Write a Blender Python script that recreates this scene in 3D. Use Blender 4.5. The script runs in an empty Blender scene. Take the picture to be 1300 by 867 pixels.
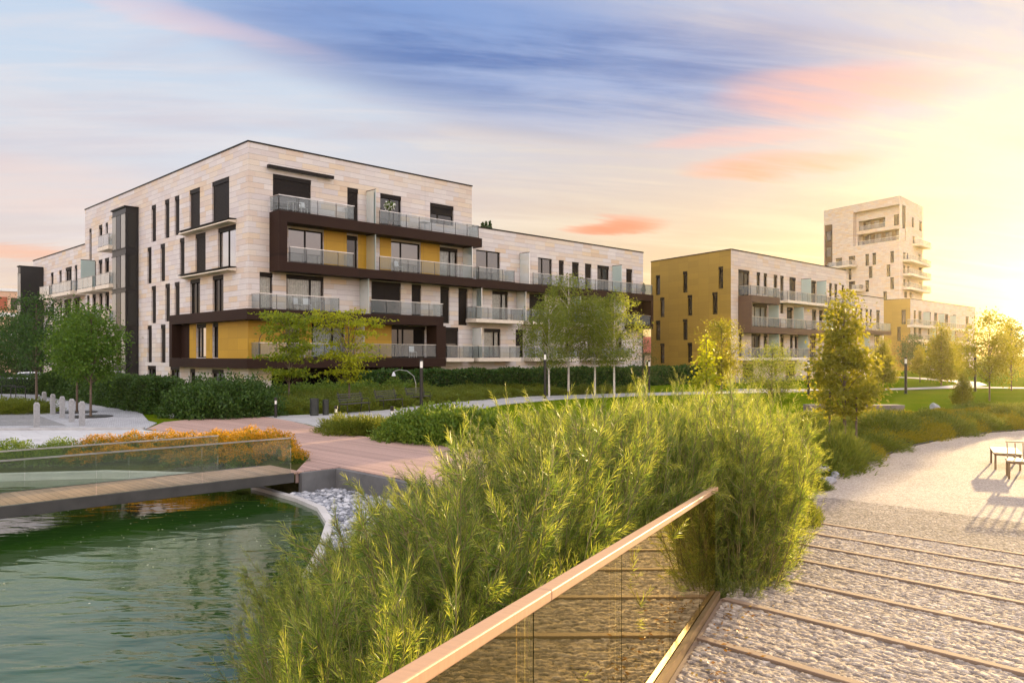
import bpy, math, random
import numpy as np
from mathutils import Vector, Matrix

S = bpy.context.scene
COL = S.collection
PI = math.pi
rad = math.radians

# ------------------------------------------------------------------ camera
CAM_Z = 2.6
cam_d = bpy.data.cameras.new("camera")
cam_d.sensor_width = 36.0
cam_d.lens = 27.69
cam_d.shift_y = 18.5 / 1300
cam_d.clip_start = 0.05
cam_d.clip_end = 6000
cam = bpy.data.objects.new("camera", cam_d)
cam.location = (0, 0, CAM_Z)
cam.rotation_euler = (rad(90), 0, 0)
COL.objects.link(cam)
S.camera = cam

# ------------------------------------------------------------------ render and exposure
S.cycles.use_denoising = True
S.cycles.max_bounces = 8
S.cycles.diffuse_bounces = 3
S.cycles.glossy_bounces = 3
S.cycles.transmission_bounces = 4
S.cycles.transparent_max_bounces = 16
S.cycles.caustics_reflective = False
S.cycles.caustics_refractive = False
S.cycles.sample_clamp_indirect = 6
S.view_settings.view_transform = 'Standard'
S.view_settings.look = 'None'
S.view_settings.gamma = 1
S.view_settings.use_curve_mapping = False
S.view_settings.exposure = 1.45

# ------------------------------------------------------------------ sun
SUN_AZ = rad(36.5)      # clockwise from +Y, towards +X
SUN_EL = rad(6.2)
sun_d = bpy.data.lights.new("sun", 'SUN')
sun_d.energy = 5.0
sun_d.angle = rad(0.6)
sun_d.color = (1.0, 0.72, 0.35)
sun = bpy.data.objects.new("sun", sun_d)
sv = Vector((math.sin(SUN_AZ) * math.cos(SUN_EL), math.cos(SUN_AZ) * math.cos(SUN_EL), math.sin(SUN_EL)))
sun.rotation_euler = sv.to_track_quat('Z', 'Y').to_euler()
sun.location = (60, 80, 60)
COL.objects.link(sun)


HAZE = 0.00010


# ------------------------------------------------------------------ node helper
class NT:
    def __init__(s, tree):
        s.t = tree
        s.n = tree.nodes
        s.l = tree.links

    def set(s, sock, v):
        if v is None:
            return
        if hasattr(v, 'is_linked'):
            s.l.new(v, sock)
        else:
            sock.default_value = v

    def node(s, typ, **kw):
        n = s.n.new(typ)
        for k, v in kw.items():
            setattr(n, k, v)
        return n

    def m(s, op, a, b=None, c=None, clamp=False):
        n = s.n.new('ShaderNodeMath')
        n.operation = op
        n.use_clamp = clamp
        for i, v in enumerate((a, b, c)):
            s.set(n.inputs[i], v) if v is not None else None
        return n.outputs[0]

    def vm(s, op, a, b=None):
        n = s.n.new('ShaderNodeVectorMath')
        n.operation = op
        s.set(n.inputs[0], a)
        if b is not None:
            s.set(n.inputs[1], b)
        return n.outputs['Value'] if op in ('DOT_PRODUCT', 'LENGTH') else n.outputs[0]

    def sep(s, v):
        n = s.n.new('ShaderNodeSeparateXYZ')
        s.set(n.inputs[0], v)
        return n.outputs

    def comb(s, x, y, z=0.0):
        n = s.n.new('ShaderNodeCombineXYZ')
        for i, v in enumerate((x, y, z)):
            s.set(n.inputs[i], v)
        return n.outputs[0]

    def noise(s, vec, scale=1.0, detail=3, rough=0.5, dist=0.0):
        n = s.n.new('ShaderNodeTexNoise')
        if vec is not None:
            s.l.new(vec, n.inputs['Vector'])
        n.inputs['Scale'].default_value = scale
        n.inputs['Detail'].default_value = detail
        n.inputs['Roughness'].default_value = rough
        n.inputs['Distortion'].default_value = dist
        return n.outputs[0]

    def ramp(s, fac, stops, interp='LINEAR'):
        n = s.n.new('ShaderNodeValToRGB')
        n.color_ramp.interpolation = interp
        el = n.color_ramp.elements
        while len(el) < len(stops):
            el.new(0.5)
        for e, (p, c) in zip(el, stops):
            e.position = p
            e.color = (*c, 1) if len(c) == 3 else c
        s.l.new(fac, n.inputs[0])
        return n.outputs[0]

    def mix(s, f, a, b, blend='MIX'):
        n = s.n.new('ShaderNodeMix')
        n.data_type = 'RGBA'
        n.blend_type = blend
        n.clamp_factor = True
        s.set(n.inputs[0], f)
        for sock, v in ((n.inputs[6], a), (n.inputs[7], b)):
            if isinstance(v, tuple) and len(v) == 3:
                v = (*v, 1)
            s.set(sock, v)
        return n.outputs[2]

    def smooth(s, x, a, b):
        n = s.n.new('ShaderNodeMapRange')
        n.interpolation_type = 'SMOOTHSTEP'
        s.set(n.inputs[0], x)
        n.inputs[1].default_value = a
        n.inputs[2].default_value = b
        return n.outputs[0]


# ------------------------------------------------------------------ sky
W = bpy.data.worlds.new("World")
S.world = W
W.use_nodes = True
nt = NT(W.node_tree)
nt.n.clear()
out = nt.node('ShaderNodeOutputWorld')
sky = nt.node('ShaderNodeTexSky', sky_type='NISHITA', sun_disc=False, sun_elevation=SUN_EL, sun_rotation=SUN_AZ)
bg1 = nt.node('ShaderNodeBackground')
bg1.inputs[1].default_value = 0.05
nt.l.new(nt.mix(0.85, sky.outputs[0], (0.0, 0.0, 0.0)), bg1.inputs[0])   # most of it lies behind the cloud below

tc = nt.node('ShaderNodeTexCoord')
D = tc.outputs['Generated']
dx, dy, dz = nt.sep(D)
el = nt.m('MAXIMUM', dz, 0.0)
az = nt.m('ARCTAN2', dx, dy)                      # 0 ahead, + to the east
sun_h = (math.sin(rad(34.0)), math.cos(rad(34.0)), 0.012)
ch = nt.vm('DOT_PRODUCT', nt.vm('NORMALIZE', D), Vector(sun_h).normalized())
# cloud layer, seen on a flat ceiling
k = nt.m('ADD', el, 0.16)
px_ = nt.m('DIVIDE', dx, k)
py_ = nt.m('DIVIDE', dy, k)
rot = nt.comb(nt.m('ADD', nt.m('MULTIPLY', px_, 0.55), nt.m('MULTIPLY', py_, 0.10)), nt.m('SUBTRACT', nt.m('MULTIPLY', py_, 1.9), nt.m('MULTIPLY', px_, 0.25)), 0.0)
streak = nt.noise(rot, 0.9, 6, 0.58, 0.35)
streak2 = nt.noise(nt.vm('ADD', rot, (7.3, 2.1, 0.0)), 2.1, 7, 0.62, 0.5)
streak3 = nt.noise(nt.comb(nt.m('ADD', nt.m('MULTIPLY', px_, 0.5), nt.m('MULTIPLY', py_, 0.25)), nt.m('SUBTRACT', nt.m('MULTIPLY', py_, 5.0), nt.m('MULTIPLY', px_, 0.9)), 4.0), 1.3, 7, 0.66, 0.3)
# base gradient by height
base = nt.ramp(el, [(0.0, (0.95, 0.66, 0.44)), (0.06, (0.94, 0.70, 0.52)), (0.13, (0.82, 0.70, 0.66)), (0.22, (0.70, 0.71, 0.78)), (0.31, (0.60, 0.70, 0.84)), (0.40, (0.50, 0.65, 0.86)), (0.6, (0.55, 0.60, 0.74)), (1.0, (0.62, 0.60, 0.62))])
sunside = nt.smooth(ch, 0.55, 0.985)
warm = nt.ramp(el, [(0.0, (0.90, 0.58, 0.21)), (0.08, (0.86, 0.62, 0.31)), (0.17, (0.76, 0.58, 0.43)), (0.27, (0.60, 0.55, 0.60)), (0.38, (0.52, 0.55, 0.72)), (1.0, (0.62, 0.60, 0.62))])
col = nt.mix(sunside, base, warm)
# pale cloud veil
veil = nt.smooth(streak2, 0.42, 0.66)
col = nt.mix(nt.m('MULTIPLY', veil, 0.42), col, nt.mix(sunside, (0.84, 0.76, 0.76), (0.92, 0.76, 0.52)))
wisp = nt.smooth(streak3, 0.50, 0.70)
col = nt.mix(nt.m('MULTIPLY', wisp, 0.40), col, nt.mix(sunside, (0.90, 0.82, 0.82), (1.0, 0.80, 0.56)))
# dusky streaks low down
low = nt.m('MULTIPLY', nt.smooth(streak, 0.46, 0.64), nt.smooth(el, 0.02, 0.09))
col = nt.mix(nt.m('MULTIPLY', low, 0.34), col, nt.mix(sunside, (0.58, 0.48, 0.56), (0.70, 0.44, 0.30)))


def blob(azc, elc, wa, we, tilt=0.0):
    """soft elongated patch of cloud round a direction of the sky"""
    da = nt.m('SUBTRACT', az, rad(azc))
    de = nt.m('SUBTRACT', nt.m('ADD', dz, nt.m('MULTIPLY', nt.m('SUBTRACT', streak2, 0.5), 0.05)), math.sin(rad(elc)))
    de = nt.m('SUBTRACT', de, nt.m('MULTIPLY', da, tilt))
    de = nt.m('ADD', de, nt.m('MULTIPLY', nt.m('SUBTRACT', streak3, 0.5), 0.022))
    r2 = nt.m('ADD', nt.m('POWER', nt.m('DIVIDE', nt.m('ABSOLUTE', da), rad(wa)), 2.0), nt.m('POWER', nt.m('DIVIDE', nt.m('ABSOLUTE', de), rad(we)), 2.0))
    return nt.smooth(r2, 1.0, 0.0)


# blue violet bank across the top
bank = nt.m('MULTIPLY', blob(0, 20.8, 30, 5.6, -0.13), nt.smooth(streak, 0.22, 0.55))
col = nt.mix(nt.m('MULTIPLY', bank, 0.95, clamp=True), col, nt.mix(nt.smooth(nt.m('ADD', nt.m('MULTIPLY', streak2, 0.5), nt.m('MULTIPLY', streak3, 0.5)), 0.40, 0.62), (0.08, 0.17, 0.46), (0.30, 0.40, 0.68)))
bank2 = nt.m('MULTIPLY', blob(-16, 25.5, 34, 4.5, -0.05), nt.smooth(streak2, 0.32, 0.62))
col = nt.mix(nt.m('MULTIPLY', bank2, 0.85), col, (0.20, 0.33, 0.66))
# lit orange clouds
for (a_, e_, wa_, we_, ti_, st_, c_) in [(7.4, 9.4, 4.6, 0.62, -0.02, 1.0, (1.0, 0.30, 0.16)), (18.6, 12.7, 7.5, 1.0, -0.02, 0.85, (1.0, 0.42, 0.26)),
                                         (22.5, 17.2, 9.5, 2.0, -0.04, 0.58, (0.98, 0.46, 0.36)), (-31, 6.4, 9, 0.8, 0.02, 0.5, (1.0, 0.48, 0.30)),
                                         (-33, 10.5, 12, 2.2, 0.03, 0.3, (0.98, 0.66, 0.55)), (16, 14.8, 8, 0.8, 0.0, 0.4, (1.0, 0.5, 0.42)),
                                         (-26, 22.0, 16, 1.0, -0.12, 0.3, (0.95, 0.62, 0.62))]:
    col = nt.mix(nt.m('MULTIPLY', blob(a_, e_, wa_, we_, ti_), nt.m('MULTIPLY', nt.smooth(nt.m('ADD', nt.m('MULTIPLY', streak2, 0.45), nt.m('MULTIPLY', streak3, 0.55)), 0.30, 0.54), min(1.0, st_ * 1.25))), col, c_)
# light round the low sun
chp = nt.m('MAXIMUM', ch, 0.0)
glow = nt.m('ADD', nt.m('MULTIPLY', nt.m('POWER', chp, 60.0), 0.13), nt.m('MULTIPLY', nt.m('POWER', chp, 420.0), 0.7))
core = nt.m('MULTIPLY', nt.m('POWER', chp, 2600.0), 5.0)
gl = nt.mix(1.0, nt.mix(1.0, (1.0, 0.66, 0.22), nt.comb(glow, glow, glow), 'MULTIPLY'), nt.mix(1.0, (1.0, 0.9, 0.7), nt.comb(core, core, core), 'MULTIPLY'), 'ADD')
col = nt.mix(1.0, col, gl, 'ADD')
# unseen sky behind the camera and overhead is brightened, to light the facades
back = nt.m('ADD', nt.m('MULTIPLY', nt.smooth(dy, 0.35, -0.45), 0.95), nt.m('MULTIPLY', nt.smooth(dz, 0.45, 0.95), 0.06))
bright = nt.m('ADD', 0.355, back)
col = nt.mix(nt.smooth(dy, 0.25, -0.4), col, nt.mix(1.0, col, (1.0, 0.93, 0.86), 'MULTIPLY'))   # added tint: the unseen sky there warms the stone facades
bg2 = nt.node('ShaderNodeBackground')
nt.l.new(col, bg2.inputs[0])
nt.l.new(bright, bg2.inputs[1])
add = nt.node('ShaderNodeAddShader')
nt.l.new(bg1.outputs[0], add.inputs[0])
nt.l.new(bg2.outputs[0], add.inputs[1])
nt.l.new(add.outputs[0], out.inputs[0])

# ------------------------------------------------------------------ materials
MATS = {}


def pmat(name, color=(0.5, 0.5, 0.5), rough=0.6, metal=0.0, spec=0.5):
    m = bpy.data.materials.new(name)
    m.use_nodes = True
    b = m.node_tree.nodes['Principled BSDF']
    b.inputs['Base Color'].default_value = (*color, 1)
    b.inputs['Roughness'].default_value = rough
    b.inputs['Metallic'].default_value = metal
    b.inputs['Specular IOR Level'].default_value = spec
    MATS[name] = m
    return m, NT(m.node_tree), b


def bump(t, b, height, strength=0.3, dist=0.02):
    n = t.node('ShaderNodeBump')
    n.inputs['Strength'].default_value = strength
    n.inputs['Distance'].default_value = dist
    t.l.new(height, n.inputs['Height'])
    t.l.new(n.outputs[0], b.inputs['Normal'])


def plain(name, c, rough=0.6, metal=0.0, var=0.18, scale=3.0, bmp=0.0, bscale=40):
    """a plain paint, metal or concrete with uneven tone"""
    m, t, b = pmat(name, c, rough, metal)
    tc = t.node('ShaderNodeTexCoord')
    n1 = t.noise(tc.outputs['Object'], scale, 5, 0.6)
    c0 = tuple(v * (1 - var) for v in c)
    c1 = tuple(min(1, v * (1 + var)) for v in c)
    t.l.new(t.ramp(n1, [(0.3, c0), (0.7, c1)]), b.inputs['Base Color'])
    if bmp:
        bump(t, b, t.noise(tc.outputs['Object'], bscale, 4, 0.6), bmp, 0.01)
    return m


def stone_mat(name, tx=1.0, ty=1.0, course=0.36, length=1.25, pale=(0.60, 0.54, 0.505), ochre=(0.60, 0.43, 0.25), amount=0.5):
    m, t, b = pmat(name, pale, 0.75)
    tc = t.node('ShaderNodeTexCoord')
    x, y, z = t.sep(tc.outputs['Object'])
    u = t.m('ADD', t.m('MULTIPLY', x, tx), t.m('MULTIPLY', y, ty))
    zr = t.m('DIVIDE', z, course)
    row = t.m('FLOOR', zr)
    wn = t.node('ShaderNodeTexWhiteNoise', noise_dimensions='1D')
    t.l.new(row, wn.inputs['W'])
    ur = t.m('ADD', t.m('DIVIDE', u, length), t.m('MULTIPLY', wn.outputs[0], 7.0))
    colm = t.m('FLOOR', ur)
    wn2 = t.node('ShaderNodeTexWhiteNoise', noise_dimensions='2D')
    t.l.new(t.comb(row, colm), wn2.inputs['Vector'])
    rnd = wn2.outputs['Value']
    patch = t.noise(t.comb(t.m('MULTIPLY', colm, length), t.m('MULTIPLY', row, course * 1.6), 3.7), 0.28, 3, 0.6)
    f = t.m('ADD', t.m('MULTIPLY', rnd, 0.42), t.m('MULTIPLY', patch, 1.0))
    cc = t.ramp(f, [(0.50, pale), (0.50 + 0.34 * (1.2 - amount) * 0.5, tuple(0.97 * p for p in pale)), (0.86, tuple(0.55 * a + 0.45 * o for a, o in zip(pale, ochre))), (1.0, tuple(0.25 * a + 0.75 * o for a, o in zip(pale, ochre)))])
    wn3 = t.node('ShaderNodeTexWhiteNoise', noise_dimensions='2D')
    t.l.new(t.comb(colm, row), wn3.inputs['Vector'])
    cc = t.mix(0.50, cc, t.ramp(wn3.outputs['Value'], [(0, (0.42, 0.42, 0.44)), (0.5, (0.5, 0.5, 0.5)), (1, (0.60, 0.58, 0.55))]), 'OVERLAY')
    # grain running along the stone
    g = t.noise(t.comb(t.m('MULTIPLY', u, 0.7), t.m('MULTIPLY', z, 7.0), t.m('MULTIPLY', rnd, 20.0)), 2.2, 4, 0.65)
    cc = t.mix(0.35, cc, t.ramp(g, [(0.3, (0.40, 0.39, 0.40)), (0.7, (0.60, 0.60, 0.59))]), 'OVERLAY')
    fz = t.m('FRACT', zr)
    fu = t.m('FRACT', ur)
    j1 = t.m('LESS_THAN', fz, 0.05)
    j2 = t.m('LESS_THAN', fu, 0.010)
    j = t.m('MAXIMUM', j1, t.m('MULTIPLY', j2, 0.35))
    # rain streaks
    st = t.noise(t.comb(t.m('MULTIPLY', u, 2.5), t.m('MULTIPLY', z, 0.12), 0.0), 1.0, 3, 0.6)
    cc = t.mix(t.m('MULTIPLY', t.smooth(st, 0.58, 0.78), 0.16), cc, (0.30, 0.27, 0.25))
    cc = t.mix(t.m('MULTIPLY', j, 0.75), cc, (0.15, 0.125, 0.115))
    t.l.new(cc, b.inputs['Base Color'])
    bump(t, b, t.m('SUBTRACT', t.m('MULTIPLY', g, 0.3), j), 0.35, 0.012)
    return m


def panel_mat(name, c, tx=1.0, ty=1.0, w=1.4, h=0.75):
    """painted facade boards with thin open joints"""
    m, t, b = pmat(name, c, 0.6)
    tc = t.node('ShaderNodeTexCoord')
    x, y, z = t.sep(tc.outputs['Object'])
    u = t.m('DIVIDE', t.m('ADD', t.m('MULTIPLY', x, tx), t.m('MULTIPLY', y, ty)), w)
    zr = t.m('DIVIDE', z, h)
    wn = t.node('ShaderNodeTexWhiteNoise', noise_dimensions='2D')
    t.l.new(t.comb(t.m('FLOOR', u), t.m('FLOOR', zr)), wn.inputs['Vector'])
    v = t.m('ADD', t.m('MULTIPLY', wn.outputs['Value'], 0.6), t.m('MULTIPLY', t.noise(tc.outputs['Object'], 0.6, 5, 0.6), 0.5))
    cc = t.ramp(v, [(0.15, tuple(0.86 * k for k in c)), (0.95, tuple(1.10 * k for k in c))])
    j = t.m('MAXIMUM', t.m('LESS_THAN', t.m('FRACT', u), 0.012), t.m('LESS_THAN', t.m('FRACT', zr), 0.022))
    cc = t.mix(t.m('MULTIPLY', j, 0.55), cc, tuple(0.35 * k for k in c))
    t.l.new(cc, b.inputs['Base Color'])
    bump(t, b, t.m('SUBTRACT', 1.0, j), 0.3, 0.01)
    return m


def pane_mat(name, c=(0.005, 0.0045, 0.005), see=0.0, ior=1.5):
    """window glass; SEE lets what is behind the pane show"""
    m, t, b = pmat(name, c, 0.03, 0, 0.6)
    b.inputs['IOR'].default_value = ior
    tc = t.node('ShaderNodeTexCoord')
    bump(t, b, t.noise(tc.outputs['Object'], 0.9, 2, 0.5), 0.06, 0.05)
    if see:
        o = t.n['Material Output']
        tr = t.node('ShaderNodeBsdfTransparent')
        tr.inputs[0].default_value = (0.82, 0.86, 0.86, 1)
        gl = t.node('ShaderNodeBsdfGlossy')
        gl.inputs['Roughness'].default_value = 0.03
        fr = t.node('ShaderNodeFresnel')
        fr.inputs[0].default_value = 1.5
        mx = t.node('ShaderNodeMixShader')
        t.l.new(t.m('MULTIPLY', fr.outputs[0], 1.6, clamp=True), mx.inputs[0])
        t.l.new(tr.outputs[0], mx.inputs[1])
        t.l.new(gl.outputs[0], mx.inputs[2])
        t.l.new(mx.outputs[0], o.inputs[0])
    return m


def sheet_glass(name, tint, haze_col, milk=0.0, boost=1.5, reflect_tint=(1, 1, 1)):
    """balustrade glass: clear sheet with a green body tint, optionally milky"""
    m, t, b = pmat(name)
    o = t.n['Material Output']
    tr = t.node('ShaderNodeBsdfTransparent')
    tr.inputs[0].default_value = (*tint, 1)
    df = t.node('ShaderNodeBsdfDiffuse')
    df.inputs[0].default_value = (*haze_col, 1)
    tl = t.node('ShaderNodeBsdfTranslucent')
    tl.inputs[0].default_value = (*haze_col, 1)
    dd = t.node('ShaderNodeMixShader')
    dd.inputs[0].default_value = 0.4
    t.l.new(df.outputs[0], dd.inputs[1])
    t.l.new(tl.outputs[0], dd.inputs[2])
    m1 = t.node('ShaderNodeMixShader')
    tc = t.node('ShaderNodeTexCoord')
    dirt = t.noise(tc.outputs['Object'], 1.7, 4, 0.6)
    t.l.new(t.m('ADD', milk, t.m('MULTIPLY', t.m('SUBTRACT', dirt, 0.5), 0.12 * milk + 0.02), clamp=True), m1.inputs[0])
    t.l.new(tr.outputs[0], m1.inputs[1])
    t.l.new(dd.outputs[0], m1.inputs[2])
    gl = t.node('ShaderNodeBsdfGlossy')
    gl.inputs['Roughness'].default_value = 0.02
    gl.inputs[0].default_value = (*reflect_tint, 1)
    fr = t.node('ShaderNodeFresnel')
    fr.inputs[0].default_value = 1.5
    m2 = t.node('ShaderNodeMixShader')
    t.l.new(t.m('MULTIPLY', fr.outputs[0], boost, clamp=True), m2.inputs[0])
    t.l.new(m1.outputs[0], m2.inputs[1])
    t.l.new(gl.outputs[0], m2.inputs[2])
    t.l.new(m2.outputs[0], o.inputs[0])
    return m


def leaf_mat(name, dark, mid, light, trans=0.45, trans_col=None, rough=0.5, spec=0.25):
    m, t, b = pmat(name, mid, rough, 0, spec)
    g = t.node('ShaderNodeNewGeometry')
    c = t.ramp(g.outputs['Random Per Island'], [(0.0, dark), (0.5, mid), (1.0, light)])
    t.l.new(c, b.inputs['Base Color'])
    tl = t.node('ShaderNodeBsdfTranslucent')
    tcx = trans_col or (min(1, mid[0] * 2.2), min(1, mid[1] * 1.9), mid[2] * 0.8)
    t.l.new(t.mix(0.35, (*tcx, 1), c), tl.inputs[0])
    mx = t.node('ShaderNodeMixShader')
    mx.inputs[0].default_value = trans
    t.l.new(b.outputs[0], mx.inputs[1])
    t.l.new(tl.outputs[0], mx.inputs[2])
    t.l.new(mx.outputs[0], t.n['Material Output'].inputs[0])
    return m


STONE = stone_mat("travertine_cladding")
STONE_WARM = stone_mat("warm_travertine_cladding", pale=(0.58, 0.49, 0.42), ochre=(0.58, 0.40, 0.22), amount=0.7)
YELLOW = panel_mat("ochre_facade_panels", (0.46, 0.25, 0.012))
BROWN = panel_mat("dark_brown_cladding", (0.026, 0.011, 0.007), w=3.1, h=9.0)
SHUTTER = plain("brown_shutter", (0.009, 0.0055, 0.0045), 0.45)
FRAME = plain("dark_window_frame", (0.006, 0.004, 0.0035), 0.4)
for m_ in (BROWN, SHUTTER, FRAME):
    m_.node_tree.nodes['Principled BSDF'].inputs['Specular IOR Level'].default_value = 0.15
CREAM = plain("cream_render", (0.66, 0.56, 0.44), 0.8, var=0.1)
PALE_CONC = plain("pale_concrete", (0.50, 0.47, 0.44), 0.85, var=0.15, scale=1.2, bmp=0.2)
PANE = pane_mat("dark_window_pane")
PANE_MIRROR = pane_mat("reflecting_window_pane", (0.015, 0.014, 0.015), ior=1.95)
PANE_SEE = pane_mat("clear_window_pane", see=1)
CURTAIN = plain("net_curtain", (0.55, 0.53, 0.48), 0.9, var=0.35, scale=6)
BALGLASS = sheet_glass("balcony_glass", (0.74, 0.80, 0.80), (0.36, 0.40, 0.41), 0.36, 0.6)
SCREEN = sheet_glass("frosted_screen_glass", (0.75, 0.85, 0.82), (0.58, 0.69, 0.65), 0.88, 0.6)
RAILGLASS = sheet_glass("railing_glass", (0.72, 0.74, 0.48), (0.46, 0.42, 0.12), 0.11, 1.7, (1.0, .86, .56))  # golden tint puts the ramp's reflection into the glass colour
BRIDGEGLASS = sheet_glass("bridge_railing_glass", (0.90, 0.94, 0.90), (0.5, 0.55, 0.5), 0.04, 0.9)
METAL = plain("brushed_metal", (0.48, 0.46, 0.44), 0.35, 0.9)
DARKMETAL = plain("dark_metal", (0.03, 0.028, 0.027), 0.4, 0.6)
BLACKCLAD = plain("black_bay_cladding", (0.006, 0.006, 0.0065), 0.3)
ROOFM = plain("roof_felt", (0.12, 0.11, 0.10), 0.9)


# ------------------------------------------------------------------ mesh building
def link(name, me, parent=None):
    o = bpy.data.objects.new(name, me)
    COL.objects.link(o)
    if parent is not None:
        o.parent = parent
    return o


def tag(o, label=None, cat=None, group=None, kind=None):
    if label:
        o['label'] = label
    if cat:
        o['category'] = cat
    if group:
        o['group'] = group
    if kind:
        o['kind'] = kind
    return o


def empty(name, loc, rz=0.0):
    o = bpy.data.objects.new(name, None)
    o.empty_display_size = 0.2
    o.location = loc
    o.rotation_euler = (0, 0, rz)
    COL.objects.link(o)
    return o


class MB:
    def __init__(s):
        s.v = []
        s.f = []
        s.mi = []

    def face(s, pts, m=0):
        i = len(s.v)
        s.v.extend([tuple(p) for p in pts])
        s.f.append(tuple(range(i, i + len(pts))))
        s.mi.append(m)

    def hexa(s, c, m=0):
        """8 corners, bottom ring then top ring"""
        i = len(s.v)
        s.v.extend([tuple(p) for p in c])
        for q in ((3, 2, 1, 0), (4, 5, 6, 7), (0, 1, 5, 4), (1, 2, 6, 5), (2, 3, 7, 6), (3, 0, 4, 7)):
            s.f.append(tuple(i + k for k in q))
            s.mi.append(m)

    def box(s, a, b, m=0):
        x0, y0, z0 = a
        x1, y1, z1 = b
        s.hexa([(x0, y0, z0), (x1, y0, z0), (x1, y1, z0), (x0, y1, z0), (x0, y0, z1), (x1, y0, z1), (x1, y1, z1), (x0, y1, z1)], m)

    def prism(s, poly, z0, z1, m=0):
        n = len(poly)
        i = len(s.v)
        s.v.extend([(p[0], p[1], z0) for p in poly])
        s.v.extend([(p[0], p[1], z1) for p in poly])
        s.f.append(tuple(i + n + k for k in range(n)))
        s.mi.append(m)
        s.f.append(tuple(i + n - 1 - k for k in range(n)))
        s.mi.append(m)
        for k in range(n):
            j = (k + 1) % n
            s.f.append((i + k, i + j, i + n + j, i + n + k))
            s.mi.append(m)

    def tube(s, path, radii, n=6, m=0, cap=True):
        path = [Vector(p) for p in path]
        rings = []
        for k, p in enumerate(path):
            d = (path[min(k + 1, len(path) - 1)] - path[max(k - 1, 0)])
            d = d.normalized() if d.length > 1e-9 else Vector((0, 0, 1))
            a = d.cross(Vector((0.3, 0.8, 0.52) if abs(d.z) > 0.7 else (0, 0, 1))).normalized()
            b = d.cross(a)
            r = radii[k] if hasattr(radii, '__len__') else radii
            i = len(s.v)
            for q in range(n):
                t = 2 * PI * q / n
                s.v.append(tuple(p + a * (math.cos(t) * r) + b * (math.sin(t) * r)))
            rings.append(i)
        for r0, r1 in zip(rings, rings[1:]):
            for q in range(n):
                s.f.append((r0 + q, r0 + (q + 1) % n, r1 + (q + 1) % n, r1 + q))
                s.mi.append(m)
        if cap:
            s.f.append(tuple(rings[0] + q for q in reversed(range(n))))
            s.mi.append(m)
            s.f.append(tuple(rings[-1] + q for q in range(n)))
            s.mi.append(m)

    def lathe(s, prof, n=16, c=(0, 0, 0), m=0):
        """prof: (r, z) from bottom to top"""
        rings = []
        for r, z in prof:
            i = len(s.v)
            for q in range(n):
                t = 2 * PI * q / n
                s.v.append((c[0] + r * math.cos(t), c[1] + r * math.sin(t), c[2] + z))
            rings.append(i)
        for r0, r1 in zip(rings, rings[1:]):
            for q in range(n):
                s.f.append((r0 + q, r0 + (q + 1) % n, r1 + (q + 1) % n, r1 + q))
                s.mi.append(m)
        s.f.append(tuple(rings[0] + q for q in reversed(range(n))))
        s.mi.append(m)
        s.f.append(tuple(rings[-1] + q for q in range(n)))
        s.mi.append(m)

    def build(s, name, mats, parent=None, smooth=False, bev=0.0):
        me = bpy.data.meshes.new(name)
        me.from_pydata(s.v, [], s.f)
        for m in (mats if isinstance(mats, (list, tuple)) else [mats]):
            me.materials.append(m)
        me.polygons.foreach_set('material_index', s.mi)
        if smooth:
            me.polygons.foreach_set('use_smooth', [True] * len(s.f))
        me.update()
        o = link(name, me, parent)
        if bev:
            b = o.modifiers.new('bevel', 'BEVEL')
            b.width = bev
            b.segments = 2
            b.limit_method = 'ANGLE'
        return o


def np_mesh(name, V, F, mats, mi=None, smooth=False):
    """V (n,3) floats, F (m,4) ints"""
    V = np.asarray(V, dtype=np.float32)
    F = np.asarray(F, dtype=np.int32)
    me = bpy.data.meshes.new(name)
    me.vertices.add(len(V))
    me.vertices.foreach_set('co', V.ravel())
    me.loops.add(F.size)
    me.loops.foreach_set('vertex_index', F.ravel())
    me.polygons.add(len(F))
    me.polygons.foreach_set('loop_start', np.arange(0, F.size, F.shape[1], dtype=np.int32))
    for m in (mats if isinstance(mats, (list, tuple)) else [mats]):
        me.materials.append(m)
    if mi is not None:
        me.polygons.foreach_set('material_index', np.asarray(mi, dtype=np.int32))
    if smooth:
        me.polygons.foreach_set('use_smooth', np.ones(len(F), dtype=bool))
    me.update(calc_edges=True)
    return me


def copy_tree(o, parent=None):
    """a thing with copies of its parts and sub-parts"""
    c = o.copy()
    COL.objects.link(c)
    if parent is not None:
        c.parent = parent
    for ch in list(o.children):
        copy_tree(ch, c)
    return c


def G(px, py, z=0.0):
    """where the sight line through a point of the 1300 x 867 photograph meets the level z"""
    Y = 1000.0 * (CAM_Z - z) / (py - 452.0)
    return ((px - 650.0) / 1000.0 * Y, Y)
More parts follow.
